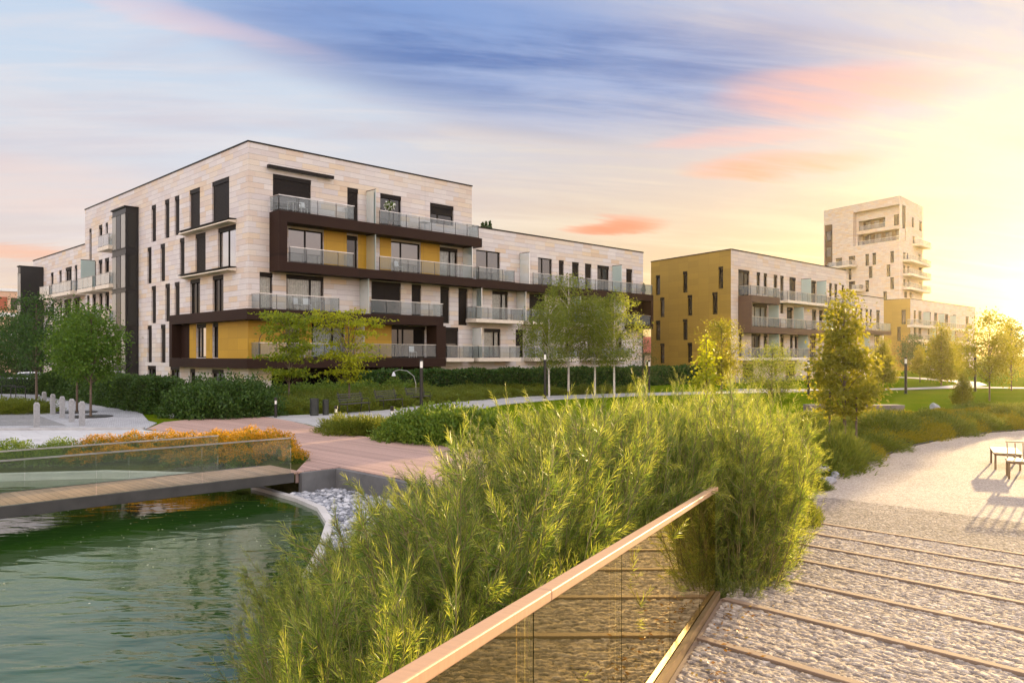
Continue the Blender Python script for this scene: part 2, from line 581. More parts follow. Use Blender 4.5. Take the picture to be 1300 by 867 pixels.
# ------------------------------------------------------------------ facades
class Fac:
    """a facade plane of a building: u along it, z up, d outwards"""

    def __init__(s, root, o, t, n):
        s.root, s.o, s.t, s.n = root, o, t, n
        th = root.rotation_euler.z
        c, si = math.cos(th), math.sin(th)
        w = lambda v: (c * v[0] - si * v[1], si * v[0] + c * v[1])
        ow = w(o)
        s.W0 = (ow[0] + root.location.x, ow[1] + root.location.y)
        s.tw, s.nw = w(t), w(n)

    def u(s, px, d=0.0):
        r = (px - 650.0) / 1000.0
        X = s.W0[0] + s.nw[0] * d
        Y = s.W0[1] + s.nw[1] * d
        return (r * Y - X) / (s.tw[0] - r * s.tw[1])

    def z(s, px, py, d=0.0):
        u = s.u(px, d)
        Y = s.W0[1] + s.nw[1] * d + s.tw[1] * u
        return CAM_Z + (452.0 - py) * Y / 1000.0

    def P(s, u, z, d=0.0):
        return (s.o[0] + s.t[0] * u + s.n[0] * d, s.o[1] + s.t[1] * u + s.n[1] * d, z)

    def box(s, mb, u0, u1, z0, z1, d0, d1, m=0):
        c = [s.P(u0, z0, d0), s.P(u1, z0, d0), s.P(u1, z0, d1), s.P(u0, z0, d1),
             s.P(u0, z1, d0), s.P(u1, z1, d0), s.P(u1, z1, d1), s.P(u0, z1, d1)]
        mb.hexa(c, m)


def wall(mb, F, u0, u1, z0, z1, ops, depth=0.3, m=0):
    """a stretch of facade with openings cut out and reveals; ops = (ua, ub, za, zb[, depth])"""
    ops = [o for o in ops if o[1] > u0 and o[0] < u1]
    us = sorted({u0, u1, *[round(v, 4) for o in ops for v in (o[0], o[1]) if u0 < v < u1]})
    zs = sorted({z0, z1, *[round(v, 4) for o in ops for v in (o[2], o[3]) if z0 < v < z1]})
    for a, b in zip(us, us[1:]):
        run = None
        for c, d in zip(zs, zs[1:]):
            mu, mz = (a + b) / 2, (c + d) / 2
            hole = any(o[0] < mu < o[1] and o[2] < mz < o[3] for o in ops)
            if not hole:
                run = (run[0], d) if run else (c, d)
            if (hole or d == z1) and run:
                mb.face([F.P(a, run[0]), F.P(b, run[0]), F.P(b, run[1]), F.P(a, run[1])], m)
                run = None
    for o in ops:
        a, b, c, d = o[:4]
        e = -(o[4] if len(o) > 4 else depth)
        mb.face([F.P(a, c), F.P(a, c, e), F.P(a, d, e), F.P(a, d)], m)
        mb.face([F.P(b, c, e), F.P(b, c), F.P(b, d), F.P(b, d, e)], m)
        mb.face([F.P(a, d), F.P(a, d, e), F.P(b, d, e), F.P(b, d)], m)
        mb.face([F.P(a, c, e), F.P(a, c), F.P(b, c), F.P(b, c, e)], m)


wrng = random.Random(5)


def window(root, F, u0, u1, z0, z1, style='auto', d=-0.13):
    """frame, panes, roller shutter box, and behind some panes a curtain"""
    w = u1 - u0
    if style == 'auto':
        style = wrng.choice(['dark', 'dark', 'dark', 'half', 'curtain']) if w > 0.8 else wrng.choice(['dark', 'dark', 'half'])
    f = 0.07
    mb = MB()
    F.box(mb, u0 + 0.002, u0 + f, z0 + 0.002, z1 - 0.002, d - 0.09, d)
    F.box(mb, u1 - f, u1 - 0.002, z0 + 0.002, z1 - 0.002, d - 0.09, d)
    F.box(mb, u0 + f, u1 - f, z0 + 0.002, z0 + f, d - 0.09, d - 0.002)
    F.box(mb, u0 + f, u1 - f, z1 - f, z1 - 0.002, d - 0.09, d - 0.002)
    if w > 1.5:
        k = u0 + w * wrng.choice([0.36, 0.5, 0.62, 0.66])
        F.box(mb, k - 0.05, k + 0.05, z0 + f, z1 - f, d - 0.085, d - 0.004)
    if w > 3.0:
        k2 = u0 + w * 0.22
        F.box(mb, k2 - 0.04, k2 + 0.04, z0 + f, z1 - f, d - 0.085, d - 0.004)
    win = mb.build('window', FRAME, root)
    see = style == 'curtain'
    p = MB()
    p.face([F.P(u0 + f, z0 + f, d - 0.05), F.P(u1 - f, z0 + f, d - 0.05), F.P(u1 - f, z1 - f, d - 0.05), F.P(u0 + f, z1 - f, d - 0.05)])
    p.build('pane', PANE_SEE if see else PANE_MIRROR if style == 'bare' else PANE, win)
    sh = MB()
    drop = {'dark': 0.30, 'half': (z1 - z0) * 0.55, 'curtain': 0.28, 'closed': z1 - z0 - 0.05, 'bare': 0.0}[style]
    if drop:
        drop = min(drop, z1 - z0 - 0.02)
        F.box(sh, u0 + 0.003, u1 - 0.003, z1 - 0.28 if drop >= 0.28 else z1 - drop, z1 - 0.003, d + 0.004, d + 0.09)
        nsl = int((drop - 0.28) / 0.09)
        for i in range(max(nsl, 0)):
            zt = z1 - 0.28 - i * 0.09
            F.box(sh, u0 + 0.03, u1 - 0.03, zt - 0.082, zt, d + 0.006, d + 0.03)
        sh.build('roller_shutter', SHUTTER, win)
    if see:
        c = MB()
        n = max(6, int(w / 0.09))
        a0, a1 = u0 + f + w * 0.08, u1 - f
        for i in range(n):
            ua, ub = a0 + (a1 - a0) * i / n, a0 + (a1 - a0) * (i + 1) / n
            da, db = d - 0.17 - 0.05 * (i % 2), d - 0.17 - 0.05 * ((i + 1) % 2)
            c.face([F.P(ua, z0 + 0.05, da), F.P(ub, z0 + 0.05, db), F.P(ub, z1 - 0.1, db), F.P(ua, z1 - 0.1, da)])
        c.build('curtain', CURTAIN, win)
        k = MB()
        k.face([F.P(u0, z0, d - 0.30), F.P(u1, z0, d - 0.30), F.P(u1, z1, d - 0.30), F.P(u0, z1, d - 0.30)])
        k.build('dark_room_backing', SHUTTER, win)  # added dark sheet; the room's darkness is painted as its colour
    return win


def balustrade(parent, F, u0, u1, z, h=0.95, d=1.2, sides=(True, False), depth0=0.0, step=1.25, gap=0.06):
    """glass panels on posts with a slim handrail; sides = return at u0 / u1"""
    b = MB()
    p0 = z + gap
    runs = [((u0, d), (u1, d))]
    if sides[0]:
        runs.append(((u0, depth0), (u0, d)))
    if sides[1]:
        runs.append(((u1, depth0), (u1, d)))
    g = MB()
    for (a, da), (c, dc) in runs:
        L = math.hypot(c - a, dc - da)
        n = max(1, round(L / step))
        for i in range(n):
            t0, t1 = (i + 0.02) / n, (i + 0.98) / n
            lo = (a + (c - a) * t0, da + (dc - da) * t0)
            hi = (a + (c - a) * t1, da + (dc - da) * t1)
            g.face([F.P(lo[0], p0, lo[1]), F.P(hi[0], p0, hi[1]), F.P(hi[0], z + h - 0.04, hi[1]), F.P(lo[0], z + h - 0.04, lo[1])])
        for i in range(n + 1):
            t0 = i / n
            q = (a + (c - a) * t0, da + (dc - da) * t0 - 0.035)
            F.box(b, q[0] - 0.018, q[0] + 0.018, z, z + h - 0.03, q[1] - 0.02, q[1] + 0.02, 1)
        if abs(c - a) > abs(dc - da):
            F.box(b, a - 0.03, c + 0.03, z + h - 0.03, z + h + 0.02, d - 0.035, d + 0.02)
        else:
            F.box(b, a - 0.025, a + 0.025, z + h - 0.028, z + h + 0.018, min(da, dc), max(da, dc) - 0.04)
    g.build('glass_balustrade', BALGLASS, parent)
    b.build('handrail', [METAL, DARKMETAL], parent)


def balcony(root, F, u0, u1, z, d=1.2, thick=0.28, mat=None, sides=(True, True), slab=True, h=0.95, glass=None, name='balcony'):
    mb = MB()
    F.box(mb, u0, u1, z - thick, z, 0.004, d + 0.05)
    o = mb.build(name, mat or CREAM, root)
    g0, g1 = glass or (u0 + 0.06, u1 - 0.06)
    balustrade(o, F, g0, g1, z, h=h, d=d, sides=sides)
    return o


def screen(root, F, u, z0, z1, d=1.15):
    mb = MB()
    F.box(mb, u - 0.02, u + 0.02, z0, z1, 0.03, d)
    o = mb.build('privacy_screen', SCREEN, root)
    k = MB()
    F.box(k, u - 0.03, u + 0.03, z1 + 0.002, z1 + 0.05, 0.02, d + 0.02)
    k.build('screen_cap', DARKMETAL, o)
    return o


def coping(root, F, u0, u1, z, d0=-0.4, d1=0.05, t=0.10, mat=None):
    mb = MB()
    F.box(mb, u0, u1, z, z + t, d0, d1)
    return mb.build('parapet_coping', mat or FRAME, root)


def panels(root, F, segs, mat, d=0.025, name='facade_panel'):
    mb = MB()
    for (a, b, c, e) in segs:
        F.box(mb, a, b, c, e, 0.003, d)
    return mb.build(name, mat, root)


# ================================================================== main apartment building
TH = math.atan2(0.701, 0.713)
mainb = empty('apartment_building', (-16.75, 50.0, 0.0), TH)
tag(mainb, 'long stone clad apartment building with brown framed balconies and a set back top storey', 'building')
A = Fac(mainb, (0, 0), (1, 0), (0, -1))
B = Fac(mainb, (0, 0), (0, 1), (-1, 0))
GR = -0.8
L1, L2, L3, L4, RT, RW = 2.45, 5.55, 8.65, 11.9, 16.2, 13.0
uT = A.u(599)          # end of the tall part
uE = A.u(816.5)        # end of the wing
vT = B.u(108)
vE = B.u(42)
opsA, opsB, opsW, opsV = [], [], [], []
wins = []


def awin(px0, px1, z0, z1, style='auto', wing=False):
    a, b = A.u(px0), A.u(px1)
    (opsW if a > uT else opsA).append((a, b, z0, z1))
    wins.append((A, a, b, z0, z1, style))


def bwin(px0, px1, z0, z1, style='auto'):
    a, b = B.u(px1), B.u(px0)
    (opsV if a > vT else opsB).append((a, b, z0, z1))
    wins.append((B, a, b, z0, z1, style))


for r in [(346.4, 395, L4 + .04, 14.45, 'half'), (440.9, 454.8, L4 + .04, 14.4, 'closed'), (482.7, 509.4, L4 + .04, 14.4, 'dark'), (546, 576, L4 + .9, 14.35, 'half'),
          (366, 410.5, L3 + .04, 11.05, 'bare'), (440.2, 454, L3 + .04, 11.05, 'dark'), (496.5, 533.5, L3 + .04, 11.05, 'bare'), (558.3, 581, L3 + .04, 11.05, 'curtain'),
          (329.5, 346.3, L2 + .04, 8.0, 'curtain'), (363.3, 411, L2 + .04, 8.0, 'curtain'), (471.5, 509, L2 + .04, 8.0, 'closed'), (522.6, 534.8, L2 + .04, 8.0, 'closed'), (559, 570.5, L2 - .4, 8.0, 'closed'), (582, 593.7, L2 - .5, 8.0, 'closed'),
          (363, 379.5, L1 + .04, 4.85, 'dark'), (395.5, 437.5, L1 + .04, 4.85, 'curtain'), (497, 540, L1 + .04, 4.85, 'dark'), (564.5, 582, L1 + .04, 4.85, 'half'),
          (604.3, 635, L3 + .04, 11.2, 'bare'), (683, 701, L3 + .04, 11.2, 'bare'), (709.5, 716, L3 + .1, 11.2, 'closed'), (726.3, 735, L3 + .04, 11.2, 'half'), (742.7, 751, L3 + .04, 11.2, 'closed'), (758.3, 773.5, L3 + .04, 11.2, 'dark'), (795, 803, L3 + .04, 11.2, 'closed'),
          (625, 645, L2 + .04, 8.0, 'curtain'), (672, 692, L2 + .04, 8.0, 'half'), (712, 722, L2 + .04, 8.0, 'dark'), (738, 758, L2 + .04, 8.0, 'curtain'), (768, 775, L2 + .04, 8.0, 'closed'),
          (614.5, 635.5, L1 + .04, 4.85, 'curtain'), (654.6, 664.8, L1 + .04, 4.85, 'closed'), (684, 700, L1 + .04, 4.85, 'dark'), (718, 728, L1 + .04, 4.85, 'closed'), (746, 766, L1 + .04, 4.85, 'dark'), (782, 790, L1 + .04, 4.85, 'closed'),
          (624.5, 645, -.3, 1.55, 'dark'), (655, 671, .0, 1.1, 'dark'), (700, 716, -.3, 1.5, 'dark'), (728, 738, -.3, 1.5, 'dark'), (752, 770, -.3, 1.5, 'dark'), (785, 795, -.3, 1.5, 'dark')]:
    awin(*r)
for r in [(269, 291, 11.5, 14.45, 'closed'), (240.6, 253.8, 11.5, 14.45, 'closed'), (221.6, 227.7, 11.5, 14.4, 'closed'), (209, 215, 11.5, 14.4, 'closed'), (192.2, 198, 11.5, 14.35, 'closed'),
          (133.8, 137, 12.3, 14.3, 'dark'), (125.3, 129.8, 12.1, 14.3, 'dark'), (113.2, 116.2, 10.6, 14.3, 'dark'),
          (276.6, 299.5, 8.35, 11.2, 'curtain'), (248, 261, 8.35, 11.2, 'closed'), (228, 234.2, 8.35, 11.2, 'closed'), (203.5, 209.5, 8.3, 11.15, 'closed'), (187, 192.3, 8.3, 11.15, 'closed'),
          (269.8, 283.7, 5.25, 8.05, 'dark'), (241.3, 254, 5.25, 8.05, 'dark'), (221.6, 228, 5.2, 8.05, 'closed'), (209.6, 215.7, 5.2, 8.05, 'closed'), (192.2, 198, 5.15, 8.05, 'closed'),
          (203.9, 210.1, 2.1, 5.0, 'closed'), (187.1, 192.7, 2.1, 5.0, 'closed'), (249.5, 261.7, L1 + .04, 4.85, 'curtain'), (270, 277.3, L1 + .04, 4.85, 'dark'),
          (187.3, 198, -.5, 1.85, 'dark'), (216, 228, -.5, 1.85, 'dark'), (241.3, 247.8, -.5, 1.7, 'dark'), (269, 284, -.5, 1.7, 'dark'),
          (64.3, 67.8, 9.0, 11.2, 'dark'), (75, 78.2, 9.0, 11.2, 'closed'), (83, 91, 8.7, 11.3, 'dark'), (94.6, 98, 8.6, 11.3, 'dark'), (102.3, 106, 9.4, 11.3, 'dark'),
          (110.3, 113.6, 8.9, 11.2, 'dark'), (117.5, 121.5, 8.5, 11.2, 'dark'), (125, 130, 8.4, 11.2, 'curtain'), (133, 138.5, 8.4, 11.2, 'dark'),
          (64.8, 68.5, 5.6, 8.0, 'dark'), (75.5, 78.5, 5.6, 8.0, 'dark'), (81, 90.5, 5.5, 8.2, 'dark'), (94, 102, 5.5, 8.2, 'dark'), (110.3, 113.6, 5.5, 8.2, 'dark'), (117.3, 121.5, 5.5, 8.2, 'dark'), (126, 130, 5.5, 8.2, 'curtain'), (133.5, 138.5, 5.5, 8.2, 'dark'),
          (110.3, 113.6, 2.3, 5.0, 'dark'), (118, 122, 2.3, 5.0, 'dark'), (133, 137.5, 2.3, 5.0, 'dark'), (67, 92, 2.4, 5.0, 'closed'), (65, 70, -.4, 1.6, 'dark'), (75, 79, -.4, 1.6, 'dark'), (120, 128, -.4, 1.6, 'dark')]:
    bwin(*r)

wm = MB()
recA = (A.u(345), A.u(560), GR, 1.80, 1.6)
opsA = [o for o in opsA]
wall(wm, A, 0, uT, GR, RT, opsA + [recA])
wall(wm, A, uT, uE, GR, RW, opsW)
wall(wm, B, 0, vT, GR, RT, opsB)
wall(wm, B, vT, vE, GR, RW, opsV)
# back walls and ends
D0 = 14.0
for (a, b, z1) in [((uT, 0), (uT, D0), RT), ((uT, D0), (D0, D0), RT), ((D0, D0), (D0, vT), RT), ((D0, vT), (0, vT), RT),
                   ((uE, 0), (uE, D0), RW), ((uE, D0), (uT, D0), RW), ((D0, vE), (0, vE), RW), ((D0, vT), (D0, vE), RW)]:
    wm.face([(a[0], a[1], GR), (b[0], b[1], GR), (b[0], b[1], z1), (a[0], a[1], z1)])
wm.build('wall', STONE, mainb)
rm = MB()
for (x0, y0, x1, y1, z) in [(.3, .3, uT - .05, D0 - .05, RT - .3), (.3, D0, D0 - .05, vT - .05, RT - .3), (uT + .05, .3, uE - .3, D0 - .05, RW - .3), (.3, vT + .05, D0 - .05, vE - .3, RW - .3)]:
    rm.face([(x0, y0, z), (x1, y0, z), (x1, y1, z), (x0, y1, z)])
rm.build('roof', ROOFM, mainb)
cp = MB()
A.box(cp, -.05, uT + .05, RT, RT + .09, -.4, .05)
B.box(cp, .4, vT + .05, RT, RT + .09, -.4, .05)
A.box(cp, uT + .05, uE + .05, RW, RW + .09, -.4, .05)
B.box(cp, vT + .05, vE + .05, RW, RW + .09, -.4, .05)
cp.box((uT - .35, .4, RT), (uT + .05, D0, RT + .09))
cp.box((uE - .35, .4, RW), (uE + .05, D0, RW + .09))
cp.build('parapet_coping', FRAME, mainb)
# recessed ground floor under the brown frame
rb = MB()
A.box(rb, recA[0] + .01, recA[1] - .01, GR, 1.79, -1.59, -1.5)
rec = rb.build('recessed_ground_floor', BROWN, mainb)
for (p0, p1) in ((352, 385), (398, 440), (455, 470), (500, 540)):
    window(rec, A, A.u(p0), A.u(p1), -.5, 1.6, 'dark', d=-1.35)
for (F, a, b, z0, z1, st) in wins:
    window(mainb, F, a, b, z0, z1, st)

# ochre boards
for sg_ in [(A.u(411), A.u(440), L3, 11.2), (A.u(454.3), A.u(465), L3, 11.2), (A.u(482), A.u(496.3), L3, 11.2), (A.u(533.8), A.u(558), L3, 11.2)]:
    panels(mainb, A, [sg_], YELLOW, name='ochre_loggia_panel')
for sg_ in [(0.0, A.u(362.8), L1, 4.86), (A.u(379.8), A.u(395.3), L1, 4.86), (A.u(437.8), A.u(450), L1, 4.86), (A.u(461.5), A.u(496.8), L1, 4.86)]:
    panels(mainb, A, [sg_], YELLOW, name='ochre_loggia_panel')
for sg_ in [(-.025, B.u(277.5), L1, 4.86), (B.u(269.8), B.u(262), L1, 4.86), (B.u(249.2), B.u(241), L1, 4.86)]:
    panels(mainb, B, [sg_], YELLOW, name='ochre_loggia_panel')

# brown balcony frames
fr = MB()
u3 = 1.45
uR = A.u(612, 1.25)
uWE = A.u(829.5, 1.25)
A.box(fr, u3, uR, 11.2, 11.9, .006, 1.25)
A.box(fr, u3, u3 + .6, 8.653, 11.197, .006, 1.25)
A.box(fr, u3, uWE, 8.05, 8.65, .006, 1.25)
A.box(fr, uWE - .35, uWE, 5.3, 8.047, .006, 1.25)
A.box(fr, A.u(793), uWE - .353, 5.3, 5.6, .006, 1.25)
fr.build('balcony_frame', BROWN, mainb)
fr2 = MB()
u2 = A.u(563, 1.25)
u1e = A.u(566, 1.25)
vB = B.u(227)
for (z0, z1, ue) in ((4.88, 5.55, u2), (1.82, 2.45, u1e)):
    A.box(fr2, 0.0, ue, z0, z1, .006, 1.25)
    fr2.box((-.7, -1.25, z0), (-.003, vB, z1))
A.box(fr2, u1e - .9, u1e, 2.453, 4.877, .03, 1.25)
fr2.box((-.7, vB - .5, 2.453), (-.004, vB, 4.877))
fr2.build('balcony_frame', BROWN, mainb)
panels(mainb, B, [(B.u(241), vB - .503, 2.46, 4.87)], BROWN, d=.03, name='dark_loggia_wall')
panels(mainb, A, [(A.u(794), uE, 5.61, 8.04)], BROWN, d=.03, name='dark_loggia_wall')

# balustrades standing on the frames
def rail(F, pa, pb, z, sides, d=1.19, h=.95):
    o = MB()
    a, b = (F.u(pa, d), F.u(pb, d)) if F is A else (F.u(pb, d), F.u(pa, d))
    F.box(o, a, b, z + .003, z + .045, d - .05, d + .03)
    r = o.build('balcony_parapet', DARKMETAL, mainb)
    balustrade(r, F, a + .02, b - .02, z + .045, h=h, d=d - .01, sides=sides)


rail(A, 354, 450, 11.9, (True, True))
rail(A, 482, 608, 11.9, (False, True))
rail(A, 368, 449, 8.65, (False, True))
rail(A, 482, 600, 8.65, (False, False))
rail(A, 608, 653.5, 8.65, (True, True))
rail(A, 677, 735, 8.65, (False, True))
rail(A, 745, 828.5, 8.65, (True, True))
rail(A, 330, 431, 5.55, (True, True))
rail(A, 471, 562.5, 5.55, (False, True))
rail(A, 330, 450, 2.45, (True, False))
rail(A, 463, 554, 2.45, (False, False))
rail(A, 804, 826, 5.6, (True, False))
# pale slab balconies of the wing
for (pa, pb, z) in [(604, 664, L2), (674, 720, L2), (735, 785, L2), (566.5, 601, L1), (607, 661, L1), (678, 735, L1), (748, 800, L1)]:
    balcony(mainb, A, A.u(pa, 1.2), A.u(pb, 1.2), z, mat=CREAM)
for (p, z0, z1) in [(465, 11.9, 14.3), (465, 8.65, 11.15), (587.5, 8.65, 11.15), (456.5, 5.55, 8.0), (599.5, 5.55, 8.0), (450.5, 2.45, 4.85), (599.5, 2.45, 4.85), (659.8, 8.65, 11.3), (777.3, 8.65, 11.25), (655.5, 5.55, 8.0), (725, 5.55, 8.0), (776.5, 5.6, 8.0), (676, 2.45, 4.85)]:
    screen(mainb, A, A.u(p), z0, z1)
# balconies beyond the dark bay
for (pa, pb, z) in [(124.2, 138, 11.75), (121.5, 139, 8.55), (98.5, 117.5, 8.55), (66, 90, 8.6), (50, 62.5, 8.6), (62, 86, 5.35), (104, 114, 5.4), (128, 139, 5.4), (62, 84, 2.2)]:
    balcony(mainb, B, B.u(pb, 1.3), B.u(pa, 1.3), z, d=1.3, thick=.32)
screen(mainb, B, B.u(121.0), 8.55, 11.2, 1.2)
# sloping window ledges
for z in (11.33, 8.20):
    lb = MB()
    a, b = B.u(300), B.u(236)
    lb.hexa([B.P(a, z - .08, .004), B.P(b, z - .08, .004), B.P(b, z - .02, .55), B.P(a, z - .02, .55), B.P(a, z + .14, .004), B.P(b, z + .14, .004), B.P(b, z + .06, .55), B.P(a, z + .06, .55)])
    lb.build('window_ledge', CREAM, mainb)
    lt = MB()
    B.box(lt, a - .02, b + .02, z + .15, z + .21, .004, .58)
    lt.build('ledge_flashing', FRAME, mainb)
# retracted awning over the top terrace
aw = MB()
A.box(aw, A.u(341, .35), A.u(424, .35), 14.72, 14.92, .12, .38)
for p in (350, 380, 412):
    A.box(aw, A.u(p), A.u(p) + .1, 14.75, 14.89, .004, .12)
aw.build('awning_cassette', SHUTTER, mainb)


def bay(root, F, v0, v1, d, z0, z1, levels):
    """black glazed bay running the full height of the facade"""
    mb = MB()
    F.box(mb, v0, v1, z0, z1, .004, d - .06)
    o = mb.build('glazed_bay', BLACKCLAD, root)
    c = MB()
    F.box(c, v0 - .06, v1 + .06, z1 + .002, z1 + .12, .004, d + .06)
    c.build('bay_cap', FRAME, o)
    for (a, b) in levels:
        n = 3
        for i in range(n):
            ua, ub = v0 + (v1 - v0) * i / n + .09, v0 + (v1 - v0) * (i + 1) / n - .05
            g = MB()
            F.box(g, ua, ub, a, b, d - .058, d - .03)
            g.build('pane', PANE if i == 1 else BAYPANE, o)
        g = MB()
        F.box(g, v0 - .03, v0 - .004, a, b, .22, d - .22)
        g.build('pane', BAYSIDE, o)
    for (a, b) in levels:
        for zz in (a - .07, b):
            k = MB()
            F.box(k, v0 - .05, v1 + .05, zz + .003, zz + .07, d - .061, d)
            k.build('bay_rail', BLACKCLAD, o)


BAYSIDE = pane_mat("grey_bay_pane", (0.03, 0.029, 0.026))
BAYSIDE.node_tree.nodes['Principled BSDF'].inputs['Specular IOR Level'].default_value = 0.2
BAYPANE = pane_mat("pale_bay_pane", (0.30, 0.28, 0.24))
bv0 = B.u(176)
bv1 = B.u(141.5, 1.05)
bay(mainb, B, bv0, bv1, 1.05, GR, 14.5, [(11.3, 14.0), (8.1, 10.7), (5.0, 7.7), (1.9, 4.6), (-.6, 1.5)])
bay(mainb, B, B.u(52), B.u(25, 2.2), 2.2, GR, 11.9, [(8.4, 11.2), (5.2, 7.9), (2.0, 4.8)])
pv = random.Random(3)
# ================================================================== second apartment building (ochre gable)
second = empty('apartment_building', (21.4, 77.0, 0.0), TH)
tag(second, 'apartment building with a blank ochre end wall and a stone balcony front, before the tower', 'building')
P2 = Fac(second, (0, 0), (1, 0), (0, -1))
Q2 = Fac(second, (0, 0), (0.247, 0.969), (-0.969, 0.247))
YELLOW2 = panel_mat("ochre_gable_panels", (0.31, 0.185, 0.020), tx=0.247, ty=0.969, w=1.5, h=0.62)
M1, M2, M3, MT, MW = 2.45, 5.5, 8.55, 13.0, 10.2
uA2 = P2.u(1074.5)
uB2 = P2.u(1122)
vQ = Q2.u(826.5)
w2, o2, o2w, oq = [], [], [], []


def pwin(p0, p1, z0, z1, st='auto'):
    a, b = P2.u(p0), P2.u(p1)
    (o2w if a > uA2 else o2).append((a, b, z0, z1))
    w2.append((P2, a, b, z0, z1, st))


def qwin(p0, p1, y0, y1):
    a, b = Q2.u(p1), Q2.u(p0)
    z0, z1 = Q2.z((p0 + p1) / 2, y1), Q2.z((p0 + p1) / 2, y0)
    oq.append((a, b, z0, z1))
    w2.append((Q2, a, b, z0, z1, 'dark'))


for r in [(937.3, 951.6, M3, 11.2, 'dark'), (960.6, 965.2, M3 + .4, 11.2), (969.5, 974, M3 + .4, 11.2), (982.2, 987, M3 + .2, 11.2), (990.6, 995, M3 - 1.4, 11.2), (1002.3, 1010.4, M3, 11.2),
          (1029, 1036, M3, 11.2), (1052.8, 1056.2, M3, 11.2), (1059.4, 1063, M3, 11.2), (1068.6, 1071.6, M3, 11.2),
          (955.5, 974, M2, 7.9), (999, 1006.5, M2, 7.9), (1031, 1036.5, M2, 7.9), (1040, 1044.5, M2, 7.9), (1060, 1066, M2, 7.9),
          (937.6, 942.3, M1 - .5, 4.9), (954, 965.5, M1, 4.9), (969.5, 974.5, M1, 4.9), (990.6, 995, M1 - .2, 4.9), (1003, 1006.5, M1, 4.9), (1009, 1012.6, M1, 4.9), (1028, 1036, M1, 4.9), (1052, 1060, M1, 4.9),
          (943, 957, -.6, 1.8), (983, 987, -.6, 1.8), (998, 1009.5, -.6, 1.8), (1035, 1045, -.6, 1.8)]:
    pwin(*r)
for r in [(1081.5, 1088, 5.9, 8.6), (1092, 1095, 5.9, 8.6), (1099, 1102, 6.4, 8.6), (1104.5, 1107, 6.4, 8.6), (1112.5, 1117, 6.2, 8.6), (1096, 1101, 2.9, 5.4), (1110, 1117, 2.9, 5.4)]:
    pwin(*r)
for r in [(912, 918, 338.5, 366.5), (867, 872.6, 344.5, 371.5), (832.4, 838, 349.5, 374.6), (904.3, 911, 371, 399), (872.8, 878.8, 374.5, 400.8), (838, 843.6, 377.7, 402.7), (866.8, 872.8, 405, 431.6), (832.4, 838.2, 407, 432), (838, 843.6, 436, 461.2), (872.8, 878.8, 435, 460),
          (867.5, 873, 466, 471.5), (879.5, 885.5, 466, 471.5), (848, 854, 465.5, 469.5), (832.6, 838, 465, 469)]:
    qwin(*r)
m = MB()
wall(m, P2, 0, uA2, GR, MT, o2)
wall(m, P2, uA2, uB2, GR, MW, o2w)
q1 = Q2.P(vQ, 0)
for (a, b, z1) in [((uA2, 0), (uA2, 12), MT), ((uB2, 0), (uB2, 12), MW), ((uB2, 12), (uA2, 12), MW), ((uA2, 12), (q1[0], q1[1] + 0.01), MT)]:
    m.face([(a[0], a[1], GR), (b[0], b[1], GR), (b[0], b[1], z1), (a[0], a[1], z1)])
m.build('wall', STONE_WARM, second)
m = MB()
wall(m, Q2, 0, vQ, GR, MT, oq)
m.build('ochre_end_wall', YELLOW2, second)
m = MB()
m.face([(.1, .1, MT - .2), (uA2 - .1, .1, MT - .2), (uA2 - .1, 11.9, MT - .2), (q1[0], q1[1] - .1, MT - .2)])
m.face([(uA2 + .05, .1, MW - .2), (uB2 - .1, .1, MW - .2), (uB2 - .1, 11.9, MW - .2), (uA2 + .05, 11.9, MW - .2)])
m.build('roof', ROOFM, second)
m = MB()
P2.box(m, 0.06, uA2 + .05, MT, MT + .09, -.35, .05)
P2.box(m, uA2 + .06, uB2 + .05, MW, MW + .09, -.35, .05)
Q2.box(m, -.02, vQ, MT, MT + .09, -.35, .05)
m.build('parapet_coping', FRAME, second)
for (F, a, b, z0, z1, st) in w2:
    window(second, F, a, b, z0, z1, st, d=-.1)
m = MB()
BR2 = plain("brown_balcony_frame_paint", (0.075, 0.036, 0.02), 0.6, var=0.1)
d2 = 1.4
a0 = P2.u(937)
a1 = P2.u(990, d2)
P2.box(m, a0, a1, 7.9, 8.55, .006, d2)
P2.box(m, a0, a0 + .25, 5.503, 7.897, .006, d2)
P2.box(m, a0, P2.u(1072, d2), 4.9, 5.5, .006, d2)
m.build('balcony_frame', BR2, second)


def prail(pa, pb, z, sides, root=None, F=None, d=1.3):
    root, F = root or second, F or P2
    o = MB()
    a, b = F.u(pa, d), F.u(pb, d)
    F.box(o, a, b, z + .003, z + .045, d - .05, d + .03)
    r = o.build('balcony_parapet', DARKMETAL, root)
    balustrade(r, F, a + .02, b - .02, z + .045, d=d - .01, sides=sides)


prail(953.5, 989.5, 8.55, (True, True))
prail(955, 990, 5.5, (False, True))
prail(991.5, 1024, 5.5, (False, False))
prail(1030.5, 1046, 5.5, (True, False))
for (pa, pb, z) in [(1000, 1050, 8.5), (1052, 1085.5, 8.4), (951, 990, 2.45), (993.5, 1027, 2.45), (1040, 1064, 2.45), (939, 953, -.5), (960, 990, -.5), (998, 1025, -.5)]:
    balcony(second, P2, P2.u(pa, 1.2), P2.u(pb, 1.2), z, mat=CREAM)
for (pa, pb, z) in [(1081, 1131, 5.85), (1084, 1122, 2.85)]:
    balcony(second, P2, P2.u(pa, 1.2), P2.u(pb, 1.2), z, mat=BR2 if z > 4 else CREAM, thick=.5)
for (p, z0, z1) in [(1017, 8.5, 11.1), (1036.5, 8.5, 11.1), (975.5, 5.5, 7.85), (1007.5, 5.5, 7.9), (1045.5, 5.5, 7.9), (976, 2.45, 4.85), (1013, 2.45, 4.85), (1092, 2.9, 5.3)]:
    screen(second, P2, P2.u(p), z0, z1)

